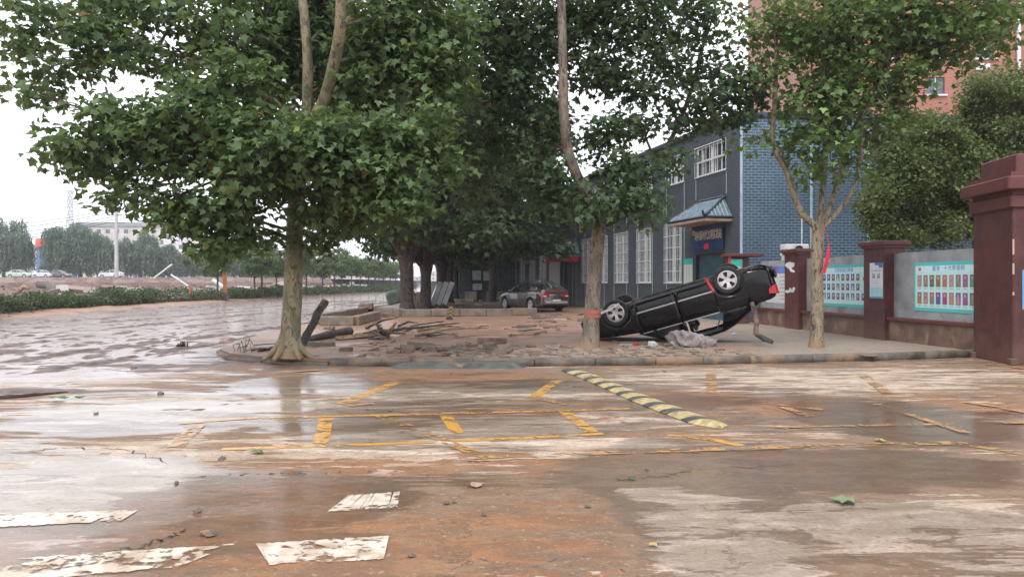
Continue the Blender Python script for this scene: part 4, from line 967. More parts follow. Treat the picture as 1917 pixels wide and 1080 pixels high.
def poster(Y0, Y1, z0, z1, lb, kind, w=-.258):
    mb = MB(); th = .008
    ys = lambda s: lerp(Y1, Y0, s)      # s 0..1 left to right seen from the street
    def R_(s0, s1, a, b, col, k=1): mb.col = col; wbox(mb, ys(s1), ys(s0), lerp(z0, z1, a), lerp(z0, z1, b), w + th * .5 * (k > 0), w + th + .0018 * k)
    rr = random.Random(int(Y0 * 10)); teal = (.07, .46, .46)
    if kind == 'photos18' or kind == 'photos22':
        R_(0, 1, 0, 1, teal, 0); R_(.025, .975, .07, .93, (.46, .70, .68), 1); R_(.025, .975, .80, .93, (.52, .72, .76), 2)
        if kind == 'photos18':
            for row in range(2):
                for c in range(9):
                    x = .06 + c * .101; y = .50 - row * .35
                    cc = (rr.uniform(.03, .4), rr.uniform(.04, .25), rr.uniform(.05, .3)); R_(x, x + .07, y, y + .24, cc, 3)
                    R_(x + .012, x + .055, y + rr.uniform(0, .05), y + rr.uniform(.1, .16), (rr.uniform(.02, .5), rr.uniform(.02, .3), rr.uniform(.02, .25)), 4)
                    R_(x + .024, x + .048, y + .15, y + .205, (.45, .30, .24), 5); R_(x + .01, x + .06, y - .045, y - .03, (.25, .35, .4), 3)
            R_(.08, .12, .83, .90, (.55, .10, .05), 3)
        else:
            for row in range(3):
                for c in range(10):
                    if row < 2 and c > 8: continue
                    x = .04 + c * .093; y = .62 - row * .225
                    R_(x, x + .055, y, y + .155, (.05, .10, .30), 3); R_(x + .008, x + .047, y + .005, y + .06, rr.choice(((.45, .04, .05), (.30, .06, .10), (.04, .05, .15), (.5, .5, .5))), 4)
                    R_(x + .016, x + .040, y + .055, y + .125, (.55, .38, .30), 5)
            R_(.90, .93, .62, .70, (.6, .1, .05), 3)
    elif kind == 'notice':
        R_(0, 1, 0, 1, (.62, .66, .68), 0); R_(0, 1, 0, .05, (.10, .30, .5), 1); R_(0, 1, .05, .3, (.35, .62, .66), 1); R_(.4, 1, .93, 1, (.05, .15, .42), 1); R_(.7, 1, .86, .93, (.05, .15, .42), 1)
        R_(.15, .85, .77, .79, (.2, .2, .2), 2)
        for x in (.2, .6): R_(x, x + .2, .56, .70, (.25, .25, .3), 2); R_(x + .05, x + .15, .62, .69, (.5, .38, .32), 3)
        for i in range(8): R_(.12, .85 - rr.random() * .2, .48 - i * .045, .49 - i * .045, (.4, .45, .5), 2)
    else:
        R_(0, 1, 0, 1, (.60, .60, .60), 0); R_(0, 1, .80, 1, (.10, .22, .55), 1); R_(0, .3, .80, 1, (.5, .08, .06), 2); R_(.3, .5, .8, 1, (.2, .1, .35), 2)
        for i in range(7): R_(.55, .95, .70 - i * .1, .715 - i * .1, (.2, .2, .25), 2)
        for i in range(6): R_(.05, .5, .68 - i * .1, .69 - i * .1, (.35, .35, .4), 2)
    o = tag(mb.build('poster', 'print'), lb, 'poster')
    if kind in ('photos18', 'photos22'):
        x = wp(ys(.55), lerp(z0, z1, .865), w + th + .004)
        text('最美 · 十大孝善榜' if kind == 'photos18' else '文明家庭光荣榜', x, TW, .13, 'bluetext', o, sx=1.0, ext=.001)
    return o
poster(15.12, 17.15, .86, 1.95, 'large teal poster with two rows of nine photographs', 'photos18'); poster(18.9, 21.4, .85, 1.98, 'teal poster with three rows of red and blue portrait photographs', 'photos22')
poster(17.93, 18.45, 1.12, 1.98, 'narrow white poster with blue corner pasted on the pier', 'notice', .002); poster(22.9, 24.6, .85, 2.02, 'white poster with red and blue header behind the upturned car', 'mixed')
def scraps():
    for z, lb, pts in ((2.0, 'torn white paper scrap high on the pier behind the car', [(0, .02), (.1, .1), (.28, .12), (.52, .08), (.5, -.02), (.36, -.06), (.42, -.12), (.55, -.16), (.5, -.2), (.3, -.17), (.24, -.1), (.12, -.04)]),
                       (1.28, 'torn white paper scrap low on the pier behind the car', [(0, -.06), (.08, .0), (.2, -.02), (.28, .08), (.34, .02), (.5, .1), (.56, .04), (.46, -.08), (.3, -.06), (.15, -.1)])):
        mb = MB(); mb.prism([(u, v) for u, v in pts], 0, .003, lambda u, v, w: wp(22.05 + .75 - u * 1.15, z + v, .003 + w)); tag(mb.build('paper_scrap', 'white_wall'), lb, 'paper')
scraps()
def gate_pier():
    a = Vector((9.12, 13.62, 0)); d = Vector((.12, 1, 0)).normalized(); d = Vector((.10, 1, 0)).normalized(); s = Vector((d.y, -d.x, 0))
    rot = Matrix((s, d, Vector((0, 0, 1)))).transposed(); c = a + s * .8 + d * .7
    t = thing('gate_pier', 'massive maroon gate pier with stepped cap at the right edge', 'pier', tuple(c))
    mb = MB(); mb.box((0, 0, 1.55), (1.6, 1.4, 3.1), rot, .015); mb.build('shaft', 'maroon', t)
    mb = MB(); mb.box((0, 0, 2.98), (1.72, 1.52, .24), rot, .02); mb.box((0, 0, 3.14), (1.62, 1.42, .1), rot); mb.box((0, 0, 3.30), (1.95, 1.78, .24), rot, .02); mb.box((0, 0, 3.46), (1.75, 1.58, .1), rot); mb.box((0, 0, 3.68), (1.4, 1.25, .36), rot, .02); mb.build('cap', 'maroon2', t)
    mb = MB(); 
    for x, y in ((-.8, -.7), (-.8, .65)): mb.box(rot @ Vector((x, y, .06)), (.14, .14, .12), rot, .01)
    mb.build('foot', 'brown_plinth', t)
    mb = MB(); mb.col = (.45, .33, .25)
    for z, h in ((2.15, .28), (1.75, .2), (1.3, .06)): mb.box(c + rot @ Vector((-.79, -.703, z)), (.03, .006, h), rot)
    p = mb.build('chipped_paint', 'print', t); p.location = -c
    mb = MB(); mb.col = (.15, .35, .6); mb.box(c + rot @ Vector((-.25, -.708, 1.37)), (.78, .012, .72), rot); mb.col = (.55, .62, .68); mb.box(c + rot @ Vector((-.25, -.715, 1.37)), (.7, .008, .64), rot)
    tag(mb.build('poster', 'print'), 'blue edged poster on the near face of the big gate pier', 'poster')
gate_pier()
def red_strip_and_box():
    # red cloth strip hanging from a twig beside the thin tree
    mb = MB(); P = [W(1553, 458, 15.7), W(1552, 475, 15.68), W(1549, 492, 15.7), W(1543, 512, 15.72)]
    for i, (a, b) in enumerate(zip(P[:-1], P[1:])):
        w0, w1 = (.02, .05, .06, .05)[i], (.05, .06, .05, .012)[i]; mb.quad(a + Vector((-w0, 0, 0)), a + Vector((w0 * .5, .02, 0)), b + Vector((w1 * .5, .02, 0)), b + Vector((-w1, 0, 0)))
    mb.tube([P[0], P[0] + Vector((-.10, .02, .35)), W(1540, 418, 15.75)], .006, 5)
    tag(mb.build('cloth_strip', 'redcloth', solid=.006), 'red cloth strip dangling beside the thin four-forked tree', 'cloth strip')
    c = W(1487, 476, 23.6); t = thing('utility_box', 'white metal box standing behind the pier with torn paper', 'box', (c.x, c.y, 0))
    mb = MB(); mb.box((0, 0, 2.52), (.74, .5, .36), bev=.02); mb.build('case', 'white_metal', t); mb = MB(); mb.box((-.32, 0, 1.17), (.12, .12, 2.34)); mb.box((.3, 0, 1.17), (.12, .12, 2.34)); mb.build('leg', 'white_metal', t)
    mb = MB(); mb.tube([(0, 0, -.3), (0, 0, .01)], .1, 14) if False else mb.lathe([(.14, 0), (.14, -.02), (.05, -.02), (.05, 0)], 18, Matrix.Translation((.05, -.255, 2.52))); mb.build('fan_guard', 'darkmetal', t)
    mb = MB(); b = W(1501, 529, 24.5); b.z = 0; mb.tube([b, b + Vector((0, 0, 4.0))], .02, 8); tag(mb.build('thin_pole', 'white_metal', smooth=True), 'thin white pole against the blue brick end wall', 'pole')
red_strip_and_box()

# ================================================================== cars
def interp(pts, x): return float(np.interp(x, [p[0] for p in pts], [p[1] for p in pts]))
CAR = dict(L=4.45, belt=[(0, .60), (.06, .68), (.2, .76), (.7, .85), (1.3, .92), (2.5, .95), (3.5, .98), (3.95, 1.0), (4.3, .99), (4.42, .93), (4.45, .86)],
           W=[(0, .60), (.06, .70), (.2, .78), (.5, .83), (1.2, .85), (3.3, .85), (4.0, .82), (4.3, .76), (4.41, .70), (4.45, .62)], sill=.20,
           low=[(0, .34), (.1, .24), (.5, .2), (3.9, .2), (4.3, .27), (4.45, .36)],
           roof=[(1.25, .93), (1.7, 1.19), (2.1, 1.37), (2.4, 1.42), (2.8, 1.43), (3.1, 1.41), (3.35, 1.33), (3.65, 1.17), (3.95, 1.01)], ws=2.05, rw=3.12, axle=(.85, 3.48), wr=.31, track=.74, bp=2.28, doors=((1.32, 2.26), (2.29, 3.12)), cp=(3.2, 3.9))
def wheel(root, x, y, r, sgn, rimr=.215, wd=.19):
    t = MB(); h = wd / 2; Mx = Matrix.Translation((x, y, r))
    t.lathe([(rimr, -h), (r * .93, -h), (r, -h * .7), (r, h * .7), (r * .93, h), (rimr, h), (rimr * .97, h * .6), (rimr * .97, -h * .6), (rimr, -h)], 32, Mx)
    w = t.build('wheel', 'rubber', root, smooth=True)
    m = MB(); o_ = sgn * h
    m.lathe([(rimr * 1.0, o_ * .92), (rimr * .90, o_ * .98), (rimr * .84, o_ * .7), (rimr * .84, -o_ * .6)], 32, Mx)
    for k in range(5):
        a = 2 * math.pi * k / 5 + math.pi / 2
        def q(rad, da, hh): return Vector((x + math.cos(a + da) * rad, y + hh, r + math.sin(a + da) * rad))
        pr = [(.05, .75), (.05, -.75), (rimr * .5, -.30), (rimr * .90, -.36), (rimr * .90, .36), (rimr * .5, .30)]
        top = [q(rad, da, o_ * (.82 if rad < .1 else .95)) for rad, da in pr]; bot = [q(rad, da, o_ * .45) for rad, da in pr]
        m.add(top + bot, [[0, 1, 2, 5], [2, 3, 4, 5], [0, 1, 7, 6], [1, 2, 8, 7], [2, 3, 9, 8], [4, 5, 11, 10], [5, 0, 6, 11]])
    m.lathe([(0, o_ * .9), (.045, o_ * .88), (.06, o_ * .6)], 16, Mx)
    m.build('rim', 'alloy', w, smooth=True, ang=30)
    d = MB(); d.lathe([(0, o_ * .2), (rimr * .86, o_ * .2)], 24, Mx); d.build('brake_disc', 'plastic', w)
def build_car(root, P, paint, glass=True, glass_rear=True, wreck=False, rimr=.215, trim=False, wlift=0):
    L = P['L']; ax = P['axle']; ar = P['wr'] + .055; wr = P['wr']
    xs = set(np.linspace(0, L, 46).round(4)) | {x for d in P['doors'] for x in d}
    for a in ax:
        xs = {x for x in xs if not (a - ar - .02 < x < a + ar + .02)}
        xs |= {a - ar * math.cos(t) for t in np.linspace(0, math.pi, 17)} | {a - ar - .004, a + ar + .004}
    xs = sorted(xs)
    def low(x):
        z = interp(P['low'], x)
        for a in ax:
            if abs(x - a) <= ar + 1e-6: z = max(z, wr + math.sqrt(max(0, ar * ar - (x - a) ** 2)))
        return z
    NJ = 7
    def sp(x, j, s):
        lo, be, w = low(x), interp(P['belt'], x), interp(P['W'], x); t = j / NJ; z = lerp(lo, be, t)
        k = (z - .2) / (be - .2)
        y = w * (1 - .055 * max(0, (k - .62) / .38) ** 2 - .05 * max(0, (.25 - k) / .25) ** 2) - (.012 if .66 < k < .74 else 0)
        return Vector((x, s * y, z))
    def side(mb, s, x0, x1, push=0.0):
        cols = [x for x in xs if x0 - 1e-6 <= x <= x1 + 1e-6]
        if x0 not in cols: cols = [x0] + cols
        if x1 not in cols: cols = cols + [x1]
        vs = [sp(x, j, s) + Vector((0, s * push, 0)) for x in cols for j in range(NJ + 1)]
        fs = [[i * (NJ + 1) + j, (i + 1) * (NJ + 1) + j, (i + 1) * (NJ + 1) + j + 1, i * (NJ + 1) + j + 1] for i in range(len(cols) - 1) for j in range(NJ)]
        mb.add(vs, fs)
    d0, d1 = P['doors']
    b = MB()
    for s in (-1, 1): side(b, s, 0, d0[0] - .012); side(b, s, d1[1] + .012, L)
    def topz(x, y): w = sp(x, NJ, 1).y; return interp(P['belt'], x) + .05 * (1 - (y / w) ** 2) * min(1, x / .25 + .2) * min(1, (L - x) / .2 + .2)
    def deck(x0, x1):
        cols = [x for x in xs if x0 - 1e-6 <= x <= x1 + 1e-6]; K = 8; vs = []
        for x in cols:
            w = sp(x, NJ, 1).y
            for k in range(K + 1): y = lerp(-w, w, k / K); vs.append(Vector((x, y, topz(x, y))))
        b.add(vs, [[i * (K + 1) + k, (i + 1) * (K + 1) + k, (i + 1) * (K + 1) + k + 1, i * (K + 1) + k + 1] for i in range(len(cols) - 1) for k in range(K)])
    deck(0, P['roof'][0][0] + .1); deck(P['roof'][-1][0] - .15, L)
    for x in (0, L):
        vs = [sp(x, j, -1) for j in range(NJ + 1)] + [sp(x, j, 1) for j in range(NJ + 1)]; b.add(vs, [[j, j + 1, NJ + 2 + j, NJ + 1 + j] for j in range(NJ)])
        w = sp(x, NJ, 1).y; K = 8; vs = [Vector((x, lerp(-w, w, k / K), topz(x, lerp(-w, w, k / K)))) for k in range(K + 1)] + [Vector((x, lerp(-w, w, k / K), interp(P['belt'], x))) for k in range(K + 1)]
        b.add(vs, [[k, k + 1, K + 2 + k, K + 1 + k] for k in range(K)])
    # roof skin, rails, pillars
    ro = P['roof']; rxs = sorted({p[0] for p in ro} | set(np.linspace(ro[0][0], ro[-1][0], 22)) | {P['ws'], P['rw']})
    def rz(x): return interp(ro, x)
    def rw_(x): return .79 - .46 * (rz(x) - .93)
    K = 8
    def skin(mb, x0, x1, inset=0, dz=0):
        cols = [x for x in rxs if x0 - 1e-6 <= x <= x1 + 1e-6]; vs = []
        for x in cols:
            w = rw_(x) - inset
            for k in range(K + 1): y = lerp(-w, w, k / K); vs.append(Vector((x, y, rz(x) + .045 * (1 - (y / w) ** 2) + dz)))
        mb.add(vs, [[i * (K + 1) + k, (i + 1) * (K + 1) + k, (i + 1) * (K + 1) + k + 1, i * (K + 1) + k + 1] for i in range(len(cols) - 1) for k in range(K)])
    skin(b, P['ws'], P['rw'])
    for s in (-1, 1):
        b.tube([Vector((x, s * rw_(x), rz(x) - .01)) for x in rxs], .035, 6)
        bx = P['bp']; b.add([Vector((bx - .05, s * .79, .94)), Vector((bx + .05, s * .79, .94)), Vector((bx + .04, s * rw_(bx), rz(bx) - .02)), Vector((bx - .04, s * rw_(bx), rz(bx) - .02))], [[0, 1, 2, 3]])
        c0, c1 = P['cp']; xm = P['rw'] + .02
        b.add([Vector((c0, s * .80, .97)), Vector((c1, s * .78, .99)), Vector((lerp(xm, c1, .5), s * rw_(lerp(xm, c1, .5)), rz(lerp(xm, c1, .5)))), Vector((xm + .05, s * rw_(xm + .05), rz(xm + .05) - .01)), Vector((xm - .1, s * rw_(xm - .1), rz(xm - .1) - .03))], [[0, 1, 2, 3, 4]])
    b.build('body', paint, root, smooth=True, ang=38, solid=.012)
    for s in (-1, 1):
        for dd in (d0, d1):
            m = MB(); side(m, s, dd[0], dd[1], .002); d = m.build('door', paint, root, smooth=True, ang=38, solid=.012)
            h = MB(); hx = dd[1] - .17; p = sp(hx, 6, s); h.box((hx, p.y + s * .018, p.z - .05), (.17, .03, .03), None, .008); h.build('handle', 'chrome' if not wreck else paint, d)
            if trim:
                h = MB(); a, c = sp(dd[0] + .01, 3, s), sp(dd[1] - .01, 3, s); h.box(((a.x + c.x) / 2, a.y + s * .012, .46), (c.x - a.x, .02, .035), None, .006); h.build('side_trim', 'chrome', d)
                h = MB(); h.box(((a.x + c.x) / 2, s * .815, .955), (c.x - a.x, .02, .02)); h.build('window_trim', 'chrome', d)
    # floor, arch liners, cabin
    u = MB(); u.box((L / 2, 0, .24), (L - .5, .5, .07)); u.box((2.17, 0, .25), (1.85, 1.62, .06)); u.box((.45, 0, .42), (.55, .95, .25)); u.box((4.1, 0, .45), (.4, 1.1, .25))
    for a in ax:
        for s in (-1, 1):
            vs = []; n_ = 17
            for i in range(n_):
                t = math.pi * i / (n_ - 1); p = Vector((a - ar * math.cos(t), 0, wr + ar * math.sin(t)))
                if i in (0, n_ - 1): p.z = .25
                w = interp(P['W'], p.x) - .02; vs += [Vector((p.x, s * w, p.z)), Vector((p.x, s * (w - .33), p.z))]
            u.add(vs, [[2 * i, 2 * i + 2, 2 * i + 3, 2 * i + 1] for i in range(n_ - 1)]); u.add([vs[2 * i + 1] for i in range(n_)], [list(range(n_))])
        u.tube([(a, -.6, wr), (a, .6, wr)], .035, 8)
    u.tube([(1.2, .1, .19), (2.5, .12, .18), (3.9, .25, .2)], .035, 8)
    u.build('underbody', 'under', root)
    c = MB(); c.box((1.28, 0, .72), (.16, 1.5, .4)); c.box((3.35, 0, .68), (.12, 1.4, .62), (0, R(15), 0))
    for y in (-.38, .38):
        c.box((2.05, y, .52), (.5, .46, .16), None, .05); c.box((2.36, y, .82), (.13, .46, .58), (0, R(14), 0), .05); c.box((2.47, y, 1.17), (.09, .24, .16), (0, R(14), 0), .03)
    c.box((3.0, 0, .52), (.5, 1.25, .16), None, .05)
    c.build('interior', 'plastic', root, smooth=True)
    if glass or wreck:
        g = MB(); cols = [x for x in rxs if x <= (P['cp'][0] + .25 if glass else P['bp'] - .05)]
        for s in (-1, 1):
            vs = []
            for x in cols: vs += [Vector((x, s * .80, .94)), Vector((x, s * (rw_(x) + .004), rz(x) - .01))]
            g.add(vs, [[2 * i, 2 * i + 2, 2 * i + 3, 2 * i + 1] for i in range(len(cols) - 1)])
        g.build('window', 'carglass', root, smooth=True)
        g = MB(); skin(g, ro[0][0], P['ws']); g.build('windscreen', 'carglass', root, smooth=True)
    if glass_rear:
        g = MB(); skin(g, P['rw'], ro[-1][0]); g.build('rear_window', 'carglass', root, smooth=True)
    for a in ax:
        for s in (-1, 1): wheel(root, a, s * P['track'], wr, s, rimr)
    for s in (-1, 1):
        m = MB(); x = L - .10
        w = interp(P['W'], L - .1)
        pts = [(L + .006, .42), (L + .006, .63)]
        m.add([Vector((L + .012, s * .36, .74)), Vector((L + .012, s * .36, .90)), Vector((L + .008, s * .62, .93)), Vector((L - .05, s * .728, .90)), Vector((L - .36, s * (interp(P['W'], L - .36) + .0)), .88) if False else Vector((L - .20, s * (interp(P['W'], L - .20) + .002), .86)), Vector((L - .18, s * (interp(P['W'], L - .18) + .004), .76)), Vector((L - .05, s * .735, .70)), Vector((L + .008, s * .63, .70))],
              [[0, 1, 2, 7], [2, 3, 6, 7], [3, 4, 5, 6]])
        m.build('taillight', 'redlens', root, solid=.02)
        k = MB(); k.box((L + .02, s * .60, .77), (.012, .16, .05)); k.build('reversing_light', 'whitelens', root)
        m = MB(); m.add([Vector((-.012, s * .34, .55)), Vector((-.012, s * .34, .68)), Vector((.0, s * .60, .68)), Vector((.19, s * .79, .72)), Vector((.19, s * .79, .60)), Vector((.0, s * .62, .54))], [[0, 1, 2, 5], [2, 3, 4, 5]]); m.build('headlight', 'whitelens', root, solid=.02)
        m = MB(); m.box((1.62, s * .93, .99), (.10, .19, .12), None, .03); m.box((1.64, s * .83, .95), (.05, .1, .04)); m.build('mirror', paint, root, smooth=True)
    m = MB(); m.box((L + .03, 0, .46), (.09, 1.34, .22), None, .035); m.build('rear_bumper', paint, root, smooth=True)
    m = MB(); m.box((-.03, 0, .42), (.09, 1.26, .24), None, .035); m.build('front_bumper', paint, root, smooth=True)
    m = MB(); m.box((L + .08, 0, .55), (.012, .44, .13)); m.build('number_plate', 'white_metal', root)

def overturned():
    root = thing('overturned_car', 'black car lying on its roof with silver alloy wheels in the air', 'car')
    build_car(root, CAR, 'black_paint', glass=False, glass_rear=False, wreck=True, trim=True)
    th, ps, ro = R(17.0), R(18), R(4)
    d = Vector((math.cos(th) * math.cos(ps), -math.cos(th) * math.sin(ps), math.sin(th))); u = Vector((math.sin(th) * math.cos(ps), -math.sin(th) * math.sin(ps), -math.cos(th)))
    l = u.cross(d); l2 = l * math.cos(ro) + u * math.sin(ro); u2 = u * math.cos(ro) - l * math.sin(ro)
    Rm = Matrix((d, l2, u2)).transposed()
    pos = W(1152, 586, 17.5) - Rm @ Vector((.85, .74 + .09, .31))
    root.matrix_world = Matrix.Translation(pos) @ Rm.to_4x4()
    m = MB(); m.add([Vector((3.06, .88, .14)), Vector((3.10, .70, .14)), Vector((3.16, .88, .46)), Vector((3.12, .90, .46))], [[0, 1, 2, 3]]); m.box((3.07, .87, .30), (.035, .05, .42), (0, R(14), 0), .01); m.build('mud_flap', 'redlens', root)
    # torn bumper bar hanging from the boot
    m = MB(); inv = root.matrix_world.inverted()
    P = [W(1413, 572, 16.3), W(1417, 600, 16.25), W(1415, 624, 16.2), W(1430, 634, 16.1), W(1447, 641, 16.0)]
    m.tube([inv @ p for p in P], [.05, .055, .06, .065, .045], 8, wob=.3, sq=.6); m.build('hanging_bumper_bar', 'under', root, smooth=True)
    m = MB(); P = [W(1408, 566, 16.4), W(1412, 585, 16.3), W(1420, 592, 16.3)]; m.tube([inv @ p for p in P], .04, 6, wob=.4); m.build('torn_bracket', 'brown_plinth', root)
    m = MB(); P = [W(1347, 600, 16.6), W(1345, 608, 16.6), W(1343, 617, 16.6)]; m.tube([inv @ p for p in P], .012, 6); m.build('dangling_strap', 'plastic', root)
    return root
oc = overturned()
def grey_car():
    P = dict(CAR); P['roof'] = [(1.25, .93), (1.75, 1.22), (2.15, 1.42), (2.5, 1.48), (2.85, 1.48), (3.15, 1.44), (3.5, 1.34), (3.9, 1.17), (4.22, 1.04)]; P['rw'] = 3.15; P['wr'] = .33; P['cp'] = (3.35, 4.1)
    P['belt'] = [(0, .60), (.06, .68), (.2, .76), (.7, .87), (1.3, .95), (2.5, .99), (3.5, 1.03), (4.1, 1.06), (4.35, 1.05), (4.43, .98), (4.45, .86)]
    root = thing('parked_car', 'mud-spattered grey hatchback with crumpled rear corner by the dark building', 'car')
    build_car(root, P, 'grey_paint', rimr=.235)
    # nose points away to the left; the rear faces the camera
    a = R(180 - 62)    # direction of +x (rearwards)
    back = Vector((.42, -.907, 0)); back = Vector((math.cos(R(-62)), math.sin(R(-62)), 0)); lat = Vector((0, 0, 1)).cross(back)
    Rm = Matrix((back, lat, Vector((0, 0, 1)))).transposed()
    g = Vector((2.05, 35.0, 0)); g.z = PZ - .02
    root.matrix_world = Matrix.Translation(g - Rm @ Vector((4.45, 0, 0))) @ Rm.to_4x4()
    m = MB(); m.box((4.47, 0, .98), (.03, 1.0, .03), None, .008); m.build('brake_light_strip', 'redlens', root)
    m = MB(); m.box((4.53, 0, .48), (.02, 1.2, .10), None, .005); m.build('bumper_strip', 'alloy', root)
    m = MB(); 
    for k in range(14): m.box((4.05 + random.uniform(-.15, .25), -.80 + random.uniform(-.06, .05), .50 + random.uniform(-.22, .25)), (random.uniform(.1, .3), .04, random.uniform(.08, .25)), (random.uniform(-.7, .7), random.uniform(-.7, .7), random.uniform(-.5, .5)))
    m.build('crumpled_panel', 'under', root)
grey_car()

# ================================================================== street objects
def speed_bump():
    a = G(1062, 692); b = G(1345, 803); a.z = b.z = 0; d = (b - a).normalized(); L = (b - a).length; s = Vector((-d.y, d.x, 0))
    c = (a + b) / 2; t = thing('speed_bump', 'worn yellow and black rubber speed bump lying loose across the wet forecourt', 'speed bump', tuple(c))
    prof = [(-.17, 0), (-.17, .012), (-.11, .036), (-.04, .05), (.04, .05), (.11, .036), (.17, .012), (.17, 0)]
    M['bump_yellow'] = simple('worn_yellow_rubber', (.40, .32, .15), .5, 0, .35, 14, .4, mud=.30); M['bump_black'] = simple('dirty_black_rubber', (.055, .055, .06), .5, 0, .4, 14, .3, mud=.12)
    n_ = 21
    wd = [1.3, .7] 
    edges = [0]
    for i in range(n_): edges.append(edges[-1] + (wd[0] if i % 2 == 0 else wd[1]) * random.uniform(.85, 1.15))
    edges = [e * L / edges[-1] for e in edges]
    def pt(x, y, z):
        sway = .03 * math.sin(x * 1.3); return a + d * x + s * (y + sway) + Vector((0, 0, z)) - c
    for i in range(n_):
        m = MB(); x0, x1 = edges[i] + .004, edges[i + 1] - .004; cols = [x0, (x0 + x1) / 2, x1]; vs = []
        for x in cols:
            e = 1
            if i == n_ - 1: k = (x - x0) / (x1 - x0); e = math.sqrt(max(.02, 1 - k * k))
            if i == 0: k = 1 - (x - x0) / (x1 - x0); e = math.sqrt(max(.02, 1 - k * k))
            for y, z in prof: vs.append(pt(x + y * .35 * (0 if i in (0, n_ - 1) and e < .5 else 1), y * e, z * (.55 + .45 * e) + .004))
        k = len(prof); fs = [[q * k + j, (q + 1) * k + j, (q + 1) * k + j + 1, q * k + j + 1] for q in range(2) for j in range(k - 1)] + [list(range(k)), list(range(3 * k - 1, 2 * k - 1, -1))]
        m.add(vs, fs)
        m.build('segment', 'bump_yellow' if i % 2 == 0 and i > 0 else 'bump_black', t, smooth=True)
speed_bump()
def rubber_ramp():
    m = MB(); P = [(725, 684), (745, 678), (960, 677), (992, 684), (960, 689), (740, 692)]
    g = [G(*p) for p in P]; top = [Vector((v.x, v.y, 0)) for v in g]
    x0, x1 = g[0].x, g[3].x; y0, y1 = 13.05, 13.40
    m.add([Vector(v) for v in ((x0, y1, .0), (x0 + .35, y1, .10), (x1 - .35, y1, .10), (x1, y1, .0), (x1 - .2, y0, .0), (x0 + .2, y0, .0), (x1 - .4, y0 + .12, .075), (x0 + .4, y0 + .12, .075))], [[0, 1, 2, 3], [0, 5, 7, 1], [5, 4, 6, 7], [4, 3, 2, 6], [7, 6, 2, 1]])
    m.jitter(.004); tag(m.build('kerb_ramp', 'rampmat', bevel=.012), 'dark grey rubber kerb ramp lying against the kerb', 'kerb ramp')
rubber_ramp()
def log(name, lb, cat, P, r, mat, wob=.35, n=8, sq=1.0):
    m = MB(); Q = []
    for a, b in zip(P[:-1], P[1:]):
        for k in range(4): Q.append(Vector(a).lerp(Vector(b), k / 4))
    Q.append(Vector(P[-1])); rr = r if hasattr(r, '__len__') else (r, r); R_ = [lerp(rr[0], rr[1], i / (len(Q) - 1)) for i in range(len(Q))]
    m.tube(Q, R_, n, wob=wob, sq=sq); return tag(m.build(name, mat, smooth=True, ang=50), lb, cat)
def box_thing(name, lb, cat, px, py, d, rz, mat, tilt=(0, 0), z=PZ, grp=None, bev=.012, sink=.1):
    g = G(px, py, z); m = MB(); m.box((g.x, g.y, z + d[2] * (.5 - sink) + abs(math.sin(tilt[1])) * d[0] * .5), d, (R(tilt[0]), tilt[1] if abs(tilt[1]) < 1.6 else R(tilt[1]), R(rz)), bev)
    m.jitter(min(d) * .08); return tag(m.build(name, mat), lb, cat, grp)
